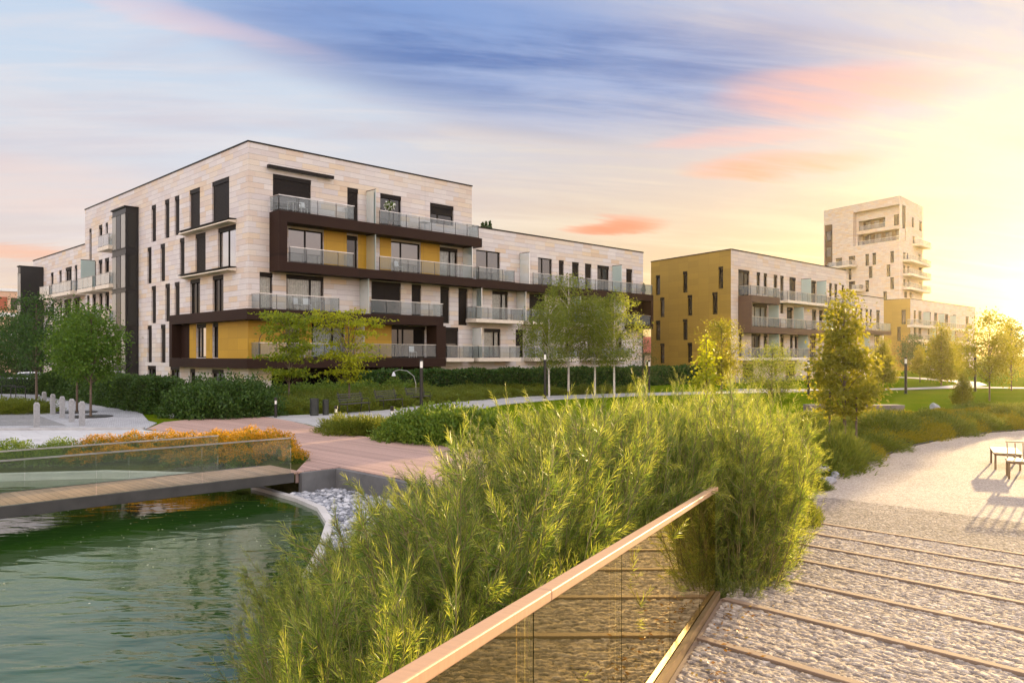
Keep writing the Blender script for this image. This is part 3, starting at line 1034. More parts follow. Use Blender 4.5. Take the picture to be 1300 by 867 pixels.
# ================================================================== third apartment building, beyond the lawn
third = empty('apartment_building', (70.8, 140.0, 0.0), TH)
tag(third, 'low apartment building with rows of balconies at the foot of the stone tower', 'building')
P3 = Fac(third, (0, 0), (1, 0), (0, -1))
Q3 = Fac(third, (0, 0), (0, 1), (-1, 0))
u3e = P3.u(1238)
w3, o3, o3q = [], [], []
lev3 = [-.3, 2.6, 5.5, 8.4]
for li, z in enumerate(lev3):
    for (p0, p1) in [(1160, 1163), (1166, 1170), (1178, 1182), (1186, 1190), (1200, 1204), (1210, 1214), (1226, 1230)]:
        a, b = P3.u(p0), P3.u(p1)
        o3.append((a, b, z + .1, z + 2.4))
        w3.append((P3, a, b, z + .1, z + 2.4))
for (p0, p1, y0, y1) in [(1144.5, 1150, 393.5, 412), (1139, 1143.6, 415, 433), (1144.5, 1150, 436, 452)]:
    a, b = Q3.u(p1), Q3.u(p0)
    z0, z1 = Q3.z(p0, y1), Q3.z(p0, y0)
    o3q.append((a, b, z0, z1))
    w3.append((Q3, a, b, z0, z1))
m = MB()
wall(m, P3, 0, u3e, GR, 12.75, o3)
for (a, b) in [((u3e, 0), (u3e, 9)), ((u3e, 9), (0, 9))]:
    m.face([(a[0], a[1], GR), (b[0], b[1], GR), (b[0], b[1], 12.75), (a[0], a[1], 12.75)])
m.build('wall', STONE_WARM, third)
m = MB()
wall(m, Q3, 0, 9, GR, 12.75, o3q)
m.build('ochre_end_wall', YELLOW2, third)
m = MB()
m.face([(.1, .1, 12.55), (u3e - .1, .1, 12.55), (u3e - .1, 8.9, 12.55), (.1, 8.9, 12.55)])
m.build('roof', ROOFM, third)
m = MB()
P3.box(m, -.05, u3e, 12.75, 12.85, -.35, .05)
Q3.box(m, .36, 9, 12.75, 12.85, -.35, .05)
m.build('parapet_coping', FRAME, third)
for (F, a, b, z0, z1) in w3:
    window(third, F, a, b, z0, z1, 'dark', d=-.1)
for (pa, pb, z) in [(1161, 1194, 8.1), (1197, 1234, 8.0), (1162, 1185, 5.5), (1190, 1208, 5.5), (1213, 1232, 5.5), (1163, 1190, 2.6), (1198, 1226, 2.6)]:
    balcony(third, P3, P3.u(pa, 1.2), P3.u(pb, 1.2), z, mat=CREAM, thick=.4)
for (p, z) in [(1172, 8.1), (1191, 8.1), (1206, 8.0), (1180, 5.5), (1204, 5.5)]:
    screen(third, P3, P3.u(p), z, z + 2.5)

# ================================================================== tower
THT = math.atan2(0.740, 0.673)
tower = empty('residential_tower', (81.2, 165.0, 0.0), THT)
tag(tower, 'tall stone clad residential tower with a deep two storey terrace cut near its top', 'tower')
_c, _s = math.cos(THT), math.sin(THT)
tl_ = (-.467 * _c + .884 * _s, .467 * _s + .884 * _c)
PT = Fac(tower, (0, 0), (1, 0), (0, -1))
QT = Fac(tower, (0, 0), tl_, (-tl_[1], tl_[0]))
vT2, uT2 = QT.u(1046), PT.u(1171.5)
zT = 36.0
X_ = lambda x: 1030 + x * .18456
Y_ = lambda y: 240 + y * .18456
ot, op, wt = [], [], []
for (x0, x1, y0, y1) in [(372, 397, 448, 528), (420, 445, 440, 522), (543, 568, 428, 508), (395, 420, 533, 613), (518, 543, 520, 603), (372, 397, 627, 707), (543, 568, 608, 690), (495, 520, 705, 765), (168, 212, 475, 530), (257, 302, 462, 525), (256, 276, 550, 625), (258, 302, 635, 690)]:
    a, b = QT.u(X_(x1)), QT.u(X_(x0))
    xm = X_((x0 + x1) / 2)
    z0, z1 = QT.z(xm, Y_(y1)), QT.z(xm, Y_(y0))
    ot.append((a, b, z0, z1))
    wt.append((QT, a, b, z0, z1, -.1))
# deep terraces
big = (QT.u(X_(604)), QT.u(X_(287)), QT.z(X_(445), Y_(372)), QT.z(X_(445), Y_(135)), 1.0)
ot.append(big)
strip = (QT.u(X_(145)), vT2 - .15, QT.z(X_(115), Y_(640)), QT.z(X_(115), Y_(248)), .25)
ot.append(strip)
for (x0, x1, y0, y1) in [(626, 650, 112, 345), (692, 706, 195, 265), (742, 762, 222, 290), (697, 713, 325, 390), (632, 650, 435, 480), (656, 668, 440, 490), (632, 648, 525, 580), (660, 676, 530, 590), (632, 648, 620, 670), (660, 676, 620, 675), (640, 660, 705, 750), (676, 692, 710, 750), (740, 758, 640, 690), (740, 758, 545, 590), (736, 752, 450, 490)]:
    a, b = PT.u(X_(x0)), PT.u(X_(x1))
    xm = X_((x0 + x1) / 2)
    z0, z1 = PT.z(xm, Y_(y1)), PT.z(xm, Y_(y0))
    op.append((a, b, z0, z1))
    wt.append((PT, a, b, z0, z1, -.1))
m = MB()
wall(m, PT, 0, uT2, -1, zT, op)
wall(m, QT, 0, vT2, -1, zT, ot)
e0 = QT.P(vT2, 0)
c3 = (e0[0] + uT2, e0[1])
for (a, b) in [((uT2, 0), c3), (c3, (e0[0], e0[1]))]:
    m.face([(a[0], a[1], -1), (b[0], b[1], -1), (b[0], b[1], zT), (a[0], a[1], zT)])
# back of the terrace recess, itself pierced by two loggias
lo1 = (QT.u(X_(487)), QT.u(X_(305)), big[2] + 3.35, big[2] + 5.5, 1.6)
lo2 = (big[0] + .5, big[1] - .4, big[2] + .02, big[2] + 2.55, 1.6)
lo3 = (QT.u(X_(592)), QT.u(X_(545)), big[2] + 3.3, big[2] + 5.6, .3)
QR = Fac(tower, QT.P(0, 0, -1.0)[:2], tl_, (-tl_[1], tl_[0]))
wall(m, QR, big[0], big[1], big[2], big[3], [lo1, lo2, lo3])
m.build('wall', STONE_WARM, tower)
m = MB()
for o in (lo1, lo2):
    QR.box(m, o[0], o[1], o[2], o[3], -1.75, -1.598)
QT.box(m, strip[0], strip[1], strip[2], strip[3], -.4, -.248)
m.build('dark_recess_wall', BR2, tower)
m = MB()
m.face([(0, 0, zT - .3), (uT2, 0, zT - .3), (c3[0], c3[1], zT - .3), (e0[0], e0[1], zT - .3)])
m.build('roof', ROOFM, tower)
m = MB()
PT.box(m, .4, uT2, zT, zT + .15, -.4, .06)
QT.box(m, -.06, vT2, zT, zT + .15, -.4, .06)
m.build('parapet_coping', STONE_WARM, tower)
for (F, a, b, z0, z1, dd) in wt:
    window(tower, F, a, b, z0, z1, 'dark', d=dd)
window(tower, QR, *lo3[:4], 'dark', d=-.15)
for (o, n) in ((lo1, 3), (lo2, 4)):
    for i in range(n):
        ua = o[0] + (o[1] - o[0]) * (i + .15) / n
        window(tower, QR, ua, ua + (o[1] - o[0]) * .6 / n, o[2] + .05, o[3] - .2, 'bare', d=-1.45)
    prail_o = MB()
    QR.box(prail_o, o[0], o[1], o[2] + .0, o[2] + .06, -.25, -.05)
    rr = prail_o.build('balcony_parapet', DARKMETAL, tower)
    balustrade(rr, QR, o[0] + .02, o[1] - .02, o[2] + .06, d=-.15, sides=(False, False))
for (y, ) in ((285,), (395,), (505,)):
    a = QT.z(X_(115), Y_(y + 40))
    window(tower, QT, strip[0] + .4, strip[1] - .4, a - 1.1, a + 1.1, 'bare', d=-.12)
for (F, x0, x1, y) in [(QT, 150, 312, 540), (QT, 310, 365, 700), (PT, 697, 770, 400), (PT, 628, 742, 512), (PT, 742, 770, 535), (PT, 630, 742, 606), (PT, 742, 770, 622), (PT, 626, 742, 698), (PT, 742, 770, 712)]:
    d = 1.6
    a, b = sorted((F.u(X_(x0)), F.u(X_(x1))))
    z = F.z(X_((x0 + x1) / 2), Y_(y))
    balcony(tower, F, a, b, z + .3, d=d, thick=.45, mat=CREAM)

# ================================================================== far houses
farb = empty('apartment_building', (-72.0, 112.0, -.6), rad(40))
tag(farb, 'far peach apartment block with white window bands behind the dark trees', 'building')
PF = Fac(farb, (0, 0), (1, 0), (0, -1))
PEACH = plain("peach_render", (0.58, 0.36, 0.24), 0.8, var=.08)
WHITEP = plain("white_window_paint", (0.7, 0.68, 0.66), 0.6, var=.06)
TERRA = plain("terracotta_shutter", (0.33, 0.09, 0.04), 0.7)
ow = []
for li in range(4):
    for i in range(5):
        ow.append((-12 + i * 4.2, -9.4 + i * 4.2, .8 + li * 3.0, 2.5 + li * 3.0))
m = MB()
wall(m, PF, -14, 9, -.5, 12.4, ow)
for (a, b) in [((9, 0), (9, 10)), ((9, 10), (-14, 10)), ((-14, 10), (-14, 0))]:
    m.face([(a[0], a[1], -.5), (b[0], b[1], -.5), (b[0], b[1], 12.4), (a[0], a[1], 12.4)])
m.build('wall', PEACH, farb)
m = MB()
m.face([(-14, 0, 12.3), (9, 0, 12.3), (9, 10, 12.3), (-14, 10, 12.3)])
m.build('roof', ROOFM, farb)
m = MB()
PF.box(m, -14.1, 9.1, 12.4, 12.8, -.5, .15)
m.build('cornice', WHITEP, farb)
for li in (1, 2, 3):
    m = MB()
    PF.box(m, -14, 9, li * 3.0 - .2, li * 3.0 + .35, .004, .12)
    m.build('white_band', WHITEP, farb)
for i, (a, b, z0, z1) in enumerate(ow):
    window(farb, PF, a, b, z0, z1, 'bare', d=-.08)
for i in range(2, 5):
    m = MB()
    PF.box(m, -9.3 + i * 4.2, -8.2 + i * 4.2, 9.7, 11.6, .004, .08)
    m.build('shutter', TERRA, farb)

house = empty('house', (21.6, 122.0, -.5), TH)
tag(house, 'small house with a red tiled roof seen through the gap between the apartment buildings', 'house')
m = MB()
m.box((-3, 0, 0), (6, 7, 3.6))
m.build('wall', PEACH, house)
m = MB()
RED = plain("red_roof_tiles", (0.36, 0.09, 0.05), 0.8, var=.25, scale=4)
m.hexa([(-3.4, -.4, 3.61), (6.4, -.4, 3.61), (6.4, 7.4, 3.61), (-3.4, 7.4, 3.61), (-3.4, 3.4, 6.2), (6.4, 3.4, 6.2), (6.4, 3.6, 6.2), (-3.4, 3.6, 6.2)])
rf = m.build('roof', RED, house)
m = MB()
m.box((3, 4.3, 5.2), (3.6, 4.9, 7.0))
m.build('chimney', RED, rf)
for u in (-1.6, 1.2, 3.8):
    m = MB()
    m.box((u, -.08, 1.0), (u + 1.2, -.004, 2.4))
    w = m.build('window', WHITEP, house)
    m = MB()
    m.box((u + .1, -.11, 1.1), (u + 1.1, -.083, 2.3))
    m.build('pane', PANE, w)
# ================================================================== terrain
DR = np.array([0.713, 0.701])
DL = np.array([-0.701, 0.713])
rs = np.random.RandomState(11)


def S_(x, y):
    return x * .713 + y * .701


POND = [(-26, 10.0), (-24, 18.0), (-18, 19.4), (-12.7, 19.5), (-10.4, 20.0), (-8.0, 19.6), (-6.4, 18.7), (-5.6, 17.9), (-4.6, 16.8), (-3.9, 15.8), (-3.4, 14.4), (-3.1, 12.6), (-2.85, 10.5), (-2.6, 8.4), (-2.2, 6.4), (-1.75, 4.6), (-1.6, 2.6), (-2.0, 0.0), (-3.2, -3.5), (-12, -5.5), (-24, -3.0)]
GRAVEL = [(5.9, 16.2), (6.7, 17.4), (7.6, 18.6), (9.4, 21.0), (12.35, 24.8), (15.2, 27.6), (18.0, 29.8), (20.2, 30.9), (25, 32.4), (34, 33.6), (48, 33.0), (48, 8), (10, 8)]


def seg_dist(x, y, poly, closed=True):
    d = np.full(x.shape, 1e9)
    n = len(poly)
    for i in range(n if closed else n - 1):
        ax, ay = poly[i]
        bx, by = poly[(i + 1) % n]
        ex, ey = bx - ax, by - ay
        t = np.clip(((x - ax) * ex + (y - ay) * ey) / (ex * ex + ey * ey + 1e-12), 0, 1)
        d = np.minimum(d, np.hypot(x - ax - t * ex, y - ay - t * ey))
    return d


def inside(x, y, poly):
    r = np.zeros(x.shape, bool)
    n = len(poly)
    for i in range(n):
        ax, ay = poly[i]
        bx, by = poly[(i + 1) % n]
        c = ((ay > y) != (by > y)) & (x < (bx - ax) * (y - ay) / (by - ay + 1e-12) + ax)
        r ^= c
    return r


def sm(x, a, b):
    t = np.clip((x - a) / (b - a), 0, 1)
    return t * t * (3 - 2 * t)


def ramp_z(s):
    """height of the ramp along its fall line"""
    return np.where(s < -3.0, .934, np.clip(.19 + .0745 * (6.98 - s), -.30, .934))


LOWG = [(5.2, 16.4)] + GRAVEL[1:11] + [(48, -20), (-2, -20), (-1.3, 0), (2.2, 8.2), (4.4, 13.0)]


def rail_x(y):
    return 2.03 + .41 * (y - 7.9)


PEB = [(-4.95, 17.55), (-4.04, 18.4), (-2.57, 16.9), (-1.2, 15.4), (0.2, 13.9), (-2.9, 12.4), (-3.3, 14.4), (-3.8, 15.8), (-4.5, 16.8)]


def height(x, y):
    x = np.asarray(x, float)
    y = np.asarray(y, float)
    z = np.zeros(x.shape)
    ins = inside(x, y, LOWG)
    d = np.where(ins, 0, seg_dist(x, y, LOWG))
    z += -.36 * (1 - sm(d, .15, 4.5))
    # willow bank between ramp and pond falls towards the water
    bank = ((x < rail_x(y) + 1.6) & (x > -4) & (y < 13.5) & (y > -6)).astype(float)
    z = np.where((bank > 0) & (~inside(x, y, POND)) & (y < 13.0), np.minimum(z, -.36), z)
    pb = inside(x, y, PEB)
    z = np.where(pb | (seg_dist(x, y, PEB) < .22), np.minimum(z, -.52), z)
    # lawn and planting mounds further off
    for (cx, cy, h, rx, ry) in [(38, 82, 1.5, 14, 9), (26, 58, .5, 10, 5), (30, 66, .2, 12, 5), (52, 92, 1.2, 16, 10), (-4, 56, .6, 12, 5), (8, 66, .7, 12, 6), (-13, 43.5, .45, 7, 4)]:
        z += h * np.exp(-((x - cx) / rx) ** 2 - ((y - cy) / ry) ** 2)
    z += .03 * np.sin(x * .31 + 1) * np.cos(y * .27) * sm(np.hypot(x, y), 38, 60)
    ip = inside(x, y, POND)
    dp = seg_dist(x, y, POND)
    z = np.minimum(z, -.36 + .36 * sm(dp, .3, 1.15) + 10 * (y < 16))
    z = np.where(ip, -1.5, np.where(dp < .28, -1.2 + 0 * z, z))
    return z


gx = np.concatenate([np.array([-2500, -900, -400, -220, -140, -100, -80, -64, -54, -46, -40, -35]), np.arange(-31, 40, .27), np.array([41, 44, 48, 53, 60, 68, 78, 92, 110, 140, 220, 400, 900, 2500])])
gy = np.concatenate([np.array([-1500, -500, -200, -90, -50, -30, -18, -12]), np.arange(-8, 36, .27), np.arange(36.5, 100, 1.0), np.array([104, 110, 120, 140, 170, 220, 320, 520, 900, 1800, 3500])])
XX, YY = np.meshgrid(gx, gy)
ZZ = height(XX, YY) - .012
nx, ny = len(gx), len(gy)
idx = np.arange(nx * ny).reshape(ny, nx)
F4 = np.stack([idx[:-1, :-1], idx[:-1, 1:], idx[1:, 1:], idx[1:, :-1]], -1).reshape(-1, 4)

m, t, b = pmat("lawn_and_soil", (.05, .08, .02), 1.0, 0, 0.0)
tc = t.node('ShaderNodeTexCoord')
OB = tc.outputs['Object']
n1 = t.noise(OB, .22, 5, .65)
n2 = t.noise(OB, 6.0, 5, .7)
n3 = t.noise(OB, 30.0, 3, .7)
g1 = t.ramp(n2, [(.25, (.045, .080, .003)), (.5, (.080, .130, .004)), (.75, (.13, .165, .007))])
g1 = t.mix(t.m('MULTIPLY', t.smooth(n1, .45, .7), .6), g1, (.13, .14, .010))
sx, sy, sz = t.sep(OB)
soil = t.ramp(n3, [(.3, (.030, .020, .013)), (.7, (.075, .052, .034))])
t.l.new(t.mix(t.m('MULTIPLY', t.smooth(sy, 26.0, 15.0), 1.0), g1, soil), b.inputs['Base Color'])
bump(t, b, t.m('ADD', t.m('MULTIPLY', n2, .5), n3), .9, .06)
ter = link('ground', np_mesh('ground', np.stack([XX, YY, ZZ], -1).reshape(-1, 3), F4, m, smooth=True))
tag(ter, kind='structure')


def sheet(name, poly, z, mat, skirt=.25, mid=None):
    """a paved area: a thin slab with its top at z"""
    mb = MB()
    mb.prism(poly, z - skirt, z)
    o = mb.build(name, mat)
    tag(o, kind='structure')
    return o


# ---- materials of the ground
def sett_mat(name, a, bb, w, h, joint=(.10, .095, .09), rot=TH):
    m, t, b = pmat(name, a, .8)
    tc = t.node('ShaderNodeTexCoord')
    mp = t.node('ShaderNodeMapping')
    mp.inputs['Rotation'].default_value = (0, 0, -rot)
    t.l.new(tc.outputs['Object'], mp.inputs[0])
    br = t.node('ShaderNodeTexBrick')
    t.l.new(mp.outputs[0], br.inputs[0])
    br.inputs['Color1'].default_value = (*a, 1)
    br.inputs['Color2'].default_value = (*bb, 1)
    br.inputs['Mortar'].default_value = (*joint, 1)
    br.inputs['Scale'].default_value = 1
    br.inputs['Mortar Size'].default_value = .012
    br.inputs['Brick Width'].default_value = w
    br.inputs['Row Height'].default_value = h
    n = t.noise(tc.outputs['Object'], .5, 5, .6)
    n2 = t.noise(tc.outputs['Object'], 25, 3, .6)
    c = t.mix(.5, br.outputs['Color'], t.ramp(n, [(.3, (.36, .36, .37)), (.7, (.62, .61, .60))]), 'OVERLAY')
    c = t.mix(.3, c, t.ramp(n2, [(.3, (.3, .3, .3)), (.7, (.7, .7, .7))]), 'OVERLAY')
    t.l.new(c, b.inputs['Base Color'])
    bump(t, b, t.m('ADD', t.m('MULTIPLY', br.outputs['Fac'], -1.0), t.m('MULTIPLY', n2, .4)), .5, .01)
    return m


SETT = sett_mat("grey_granite_setts", (.34, .345, .36), (.45, .455, .47), .24, .12)
SETTD = sett_mat("dark_granite_setts", (.20, .20, .195), (.28, .28, .275), .16, .12)
SLABW = sett_mat("pale_paving", (.44, .435, .43), (.50, .495, .485), 1.2, .8, joint=(.28, .27, .26))
DECKW = sett_mat("pinkish_deck_boards", (.36, .235, .19), (.42, .28, .235), 4.0, .14, joint=(.16, .10, .08), rot=TH)


def board_mat(name, c, w=.14, ang=0.0, rough=.6, joint=.07):
    """boards laid across the walking line, each with its own tone and grain"""
    m, t, b = pmat(name, c, rough)
    tc = t.node('ShaderNodeTexCoord')
    x, y, z = t.sep(tc.outputs['Object'])
    u = t.m('ADD', t.m('MULTIPLY', x, math.cos(ang)), t.m('MULTIPLY', y, math.sin(ang)))
    v = t.m('SUBTRACT', t.m('MULTIPLY', y, math.cos(ang)), t.m('MULTIPLY', x, math.sin(ang)))
    ur = t.m('DIVIDE', u, w)
    wn = t.node('ShaderNodeTexWhiteNoise', noise_dimensions='1D')
    t.l.new(t.m('FLOOR', ur), wn.inputs['W'])
    g = t.noise(t.comb(t.m('MULTIPLY', u, 30.0), t.m('MULTIPLY', v, 1.5), t.m('MULTIPLY', wn.outputs[0], 30)), 1.0, 4, .6)
    cc = t.ramp(t.m('ADD', t.m('MULTIPLY', wn.outputs[0], .6), t.m('MULTIPLY', g, .45)), [(.1, tuple(.72 * k for k in c)), (.9, tuple(1.2 * k for k in c))])
    j = t.m('LESS_THAN', t.m('FRACT', ur), joint)
    cc = t.mix(t.m('MULTIPLY', j, .85), cc, (.03, .02, .015))
    t.l.new(cc, b.inputs['Base Color'])
    bump(t, b, t.m('SUBTRACT', t.m('MULTIPLY', g, .3), j), .5, .008)
    return m


DECK = board_mat("deck_boards", (.40, .255, .205), .145, TH)
BRIDGEB = board_mat("bridge_boards", (.43, .27, .18), .145, TH)
CONC = plain("wall_concrete", (.33, .32, .31), .85, var=.22, scale=1.5, bmp=.3)
DARKCONC2 = plain('grey_wall_concrete', (.12, .115, .11), .85, var=.25, scale=2, bmp=.3)
DARKCONC = plain("dark_bridge_fascia", (.050, .045, .04), .7, var=.25, scale=2.5)

PAVE_L = [(-60, 25.5), (-13.0, 27.9), (-13.8, 30.6), (-14.6, 31.6), (-17.2, 36.5), (-20.0, 41.0), (-24.5, 46.6), (-33, 58), (-62, 96), (-90, 96), (-90, 30)]
sheet('paving', PAVE_L, .012, SETT)
sheet('pavement', [(-42, 28.1), (-16.6, 29.35), (-23.0, 37.2), (-42, 37.0)], .018, SETTD, .1)
sheet('path', [(-60, 20.9), (-16.5, 21.4), (-12.6, 22.2), (-10.9, 23.2), (-9.9, 25.3), (-10.3, 25.9), (-12.9, 27.55), (-60, 25.2)], .020, SLABW)
kb = MB()
kb.hexa([(-60, 25.2, -.1), (-12.9, 27.55, -.1), (-12.95, 27.8, -.1), (-60, 25.45, -.1), (-60, 25.2, .10), (-12.9, 27.55, .10), (-12.95, 27.8, .10), (-60, 25.45, .10)])
tag(kb.build('kerb', CONC, bev=.01), kind='structure')
sheet('boardwalk', [(-4.85, 17.65), (-4.04, 18.43), (-2.57, 16.9), (-1.2, 15.4), (1.0, 14.5), (2.6, 16.2), (0.9, 19.5), (-.6, 21.6), (-2.4, 23.2), (-3.8, 24.6), (-5.4, 26.0), (-6.3, 27.2), (-7.6, 29.5), (-10.1, 33.4), (-12.4, 34.4), (-13.7, 31.0), (-13.0, 28.0), (-10.4, 26.0), (-9.8, 25.2), (-7.3, 23.3), (-5.2, 20.2)], .008, DECK)
WALKB = [(-10.6, 33.8), (-7.7, 29.9), (-6.5, 27.6), (-4.9, 30.0), (-3.0, 34.0), (-.4, 42.5), (3, 47.5), (9, 52), (22, 58), (22, 60.5), (8, 55.0), (.5, 50.2), (-3.3, 44.5), (-6.2, 37.6), (-8.0, 35.5)]
PATHM = sett_mat('weathered_path_slabs', (.31, .305, .30), (.36, .35, .34), 1.2, .8, joint=(.18, .17, .16))
sheet('path', WALKB, .016, PATHM)
# pale path beyond the lawn
def strip_sheet(name, pts, w, mat, lift=.02):
    V, F = [], []
    P = np.array(pts, float)
    # resample
    seg = np.hypot(*np.diff(P, axis=0).T)
    L = np.concatenate([[0], np.cumsum(seg)])
    q = np.linspace(0, L[-1], int(L[-1] / 1.0) + 2)
    xs, ys = np.interp(q, L, P[:, 0]), np.interp(q, L, P[:, 1])
    tx, ty = np.gradient(xs), np.gradient(ys)
    n = np.hypot(tx, ty)
    for sgn in (-1, 1):
        x, y = xs - sgn * ty / n * w / 2, ys + sgn * tx / n * w / 2
        V.append(np.stack([x, y, height(x, y) + lift], -1))
    k = len(xs)
    V = np.concatenate(V)
    F = [(k + i, k + i + 1, i + 1, i) for i in range(k - 1)]
    V[:, 2] = np.maximum(V[:, 2], np.tile(np.maximum(V[:k, 2], V[k:, 2]), 2))
    o = link(name, np_mesh(name, V, F, mat))
    tag(o, kind='structure')
    return o


strip_sheet('footpath', [(17, 60), (24, 59.5), (30, 61), (36, 64.5), (41, 70), (45, 78), (47, 90), (46, 104)], 2.2, PATHM, .05)
strip_sheet('footpath', [(36, 64.5), (44, 62), (52, 58), (60, 52)], 2.0, PATHM, .06)

# ---- gravel path
m, t, b = pmat("pale_gravel", (.42, .37, .33), .9, 0, .3)
tc = t.node('ShaderNodeTexCoord')
OB = tc.outputs['Object']
vo = t.node('ShaderNodeTexVoronoi')
vo.inputs['Scale'].default_value = 38
t.l.new(OB, vo.inputs[0])
n1 = t.noise(OB, .45, 5, .65)
c = t.ramp(t.sep(vo.outputs['Color'])[0], [(0, (.27, .22, .175)), (.5, (.40, .33, .27)), (1, (.54, .46, .39))])
c = t.mix(.45, c, t.ramp(n1, [(.3, (.36, .35, .34)), (.7, (.60, .59, .57))]), 'OVERLAY')
t.l.new(c, b.inputs['Base Color'])
bump(t, b, t.m('ADD', t.m('MULTIPLY', vo.outputs['Distance'], -1.0), t.m('MULTIPLY', t.noise(OB, 9, 4, .6), 1.2)), .9, .022)
GRAVM = m
GRAV_T = [(5.75, 15.7), (6.7, 17.4), (7.6, 18.6), (9.4, 21.0), (12.35, 24.8), (15.2, 27.6), (18.0, 29.8), (20.2, 30.9), (25, 32.4), (34, 33.6), (48, 33.0), (48, -24)]
sheet('gravel_path', GRAV_T, -.300, GRAVM, .1)
eb = MB()
pts = GRAV_T[1:11]
for (a, c_) in zip(pts, pts[1:]):
    dx_, dy_ = c_[0] - a[0], c_[1] - a[1]
    L = math.hypot(dx_, dy_)
    nxv, nyv = -dy_ / L * .06, dx_ / L * .06
    eb.hexa([(a[0], a[1], -.4), (c_[0], c_[1], -.4), (c_[0] + nxv, c_[1] + nyv, -.4), (a[0] + nxv, a[1] + nyv, -.4), (a[0], a[1], -.262), (c_[0], c_[1], -.262), (c_[0] + nxv, c_[1] + nyv, -.262), (a[0] + nxv, a[1] + nyv, -.262)])
tag(eb.build('path_edging', DARKMETAL), kind='structure')
# darker, coarser band at the foot of the ramp
m, t, b = pmat("coarse_dark_gravel", (.25, .2, .17), .95, 0, .2)
tc = t.node('ShaderNodeTexCoord')
OB = tc.outputs['Object']
vo = t.node('ShaderNodeTexVoronoi')
vo.inputs['Scale'].default_value = 24
t.l.new(OB, vo.inputs[0])
c = t.ramp(t.sep(vo.outputs['Color'])[0], [(0, (.14, .115, .10)), (.6, (.27, .225, .19)), (1, (.42, .36, .31))])
c = t.mix(.5, c, t.ramp(t.noise(OB, .8, 5, .65), [(.3, (.34, .33, .32)), (.7, (.6, .59, .58))]), 'OVERLAY')
t.l.new(c, b.inputs['Base Color'])
bump(t, b, t.m('ADD', t.m('MULTIPLY', vo.outputs['Distance'], -1.0), t.noise(OB, 7, 4, .6)), 1.0, .04)


def sw(s, w):
    """point from distance down the ramp s and distance along the strips w"""
    return (s * .713 - w * .701, s * .701 + w * .713)


S_END = 13.3
sheet('gravel_path', [sw(S_END, 6.2), sw(S_END, -40), sw(15.95, -40), sw(15.95, 6.9), sw(15.3, 7.3)], -.292, m, .1)

# ---- ramp of split stone setts between timber strips
strips_s = [2.75, 4.2, 5.62, 6.98, 8.38, 9.7, 10.9, 12.05, 13.3]
step = .014
ss = np.arange(-1.0, S_END, step)
ws = np.arange(-9.0, 6.6, step)
SG, WG = np.meshgrid(ss, ws)
PX, PY = SG * .713 - WG * .701, SG * .701 + WG * .713
# cells: courses run along the strips
ch_, cw_ = .034, .085
row = np.floor(SG / ch_)
rng_cell = lambda r, c, k: (np.abs(np.sin(r * 127.1 + c * 311.7 + k * 74.7) * 43758.5453) % 1.0)
best = np.full(SG.shape, 1e9)
sec = np.full(SG.shape, 1e9)
hid = np.zeros(SG.shape)
for dr in (-1, 0, 1):
    r = row + dr
    off = rng_cell(r, 0 * r, 5) * cw_
    c0 = np.floor((WG - off) / cw_)
    for dc in (-1, 0, 1):
        cc_ = c0 + dc
        cs = (r + .5 + (rng_cell(r, cc_, 1) - .5) * .55) * ch_
        cw2 = (cc_ + .5 + (rng_cell(r, cc_, 2) - .5) * .7) * cw_ + off
        d = np.hypot((SG - cs) / ch_, (WG - cw2) / cw_)
        upd = d < best
        sec = np.where(upd, best, np.minimum(sec, d))
        hid = np.where(upd, rng_cell(r, cc_, 3), hid)
        best = np.where(upd, d, best)
edge = np.clip((sec - best) / .20, 0, 1)
rough = rs.rand(*SG.shape)
rough = (rough + np.roll(rough, 1, 0) + np.roll(rough, 1, 1) + np.roll(rough, (1, 1), (0, 1))) / 4
tilt = (hid * 7.3 % 1.0 - .5) * .5
zr = ramp_z(SG) + (np.clip(edge * 1.25, 0, 1) ** .7 * (.010 + .014 * hid + .022 * tilt * (sec - best)) + .016 * (rough - .5)) - .022
on_strip = np.zeros(SG.shape, bool)
for s0 in strips_s:
    on_strip |= np.abs(SG - s0) < .06
zr = np.where(on_strip, ramp_z(SG) - .06, zr)
# keep right of the railing and of the willow's foot; break the edge there
lim = np.where(PY < 8.15, rail_x(PY) + .10, np.where(PY < 12.6, 2.13 + (PY - 8.15) * .42, 4.0 + (PY - 12.6) * .5))
keep = PX > lim
nS, nW = len(ss), len(ws)
idx = np.arange(nS * nW).reshape(nW, nS)
F4 = np.stack([idx[:-1, :-1], idx[:-1, 1:], idx[1:, 1:], idx[1:, :-1]], -1).reshape(-1, 4)
kf = keep.reshape(-1)[F4].all(1)
F4 = F4[kf][:, ::-1]
m, t, b = pmat("split_stone_setts", (.4, .35, .33), .85, 0, .3)
tc = t.node('ShaderNodeTexCoord')
OB = tc.outputs['Object']
mp = t.node('ShaderNodeMapping')
mp.inputs['Rotation'].default_value = (0, 0, -TH)
t.l.new(OB, mp.inputs[0])
n1 = t.noise(mp.outputs[0], 9, 5, .7)
n2 = t.noise(OB, 55, 3, .7)
n3 = t.noise(OB, .7, 4, .6)
aj = t.node('ShaderNodeAttribute', attribute_name='joint')
at = t.node('ShaderNodeAttribute', attribute_name='tone')
c = t.ramp(t.m('ADD', t.m('MULTIPLY', n1, .55), t.m('MULTIPLY', at.outputs['Fac'], .5)), [(.25, (.15, .115, .09)), (.5, (.33, .265, .215)), (.62, (.42, .33, .235)), (.85, (.60, .51, .43))])
c = t.mix(t.smooth(aj.outputs['Fac'], .55, .05), c, (.060, .042, .028))
c = t.mix(.4, c, t.ramp(n2, [(.3, (.3, .3, .3)), (.7, (.7, .7, .7))]), 'OVERLAY')
c = t.mix(t.m('MULTIPLY', t.smooth(n3, .55, .72), .35), c, (.30, .22, .13))
t.l.new(c, b.inputs['Base Color'])
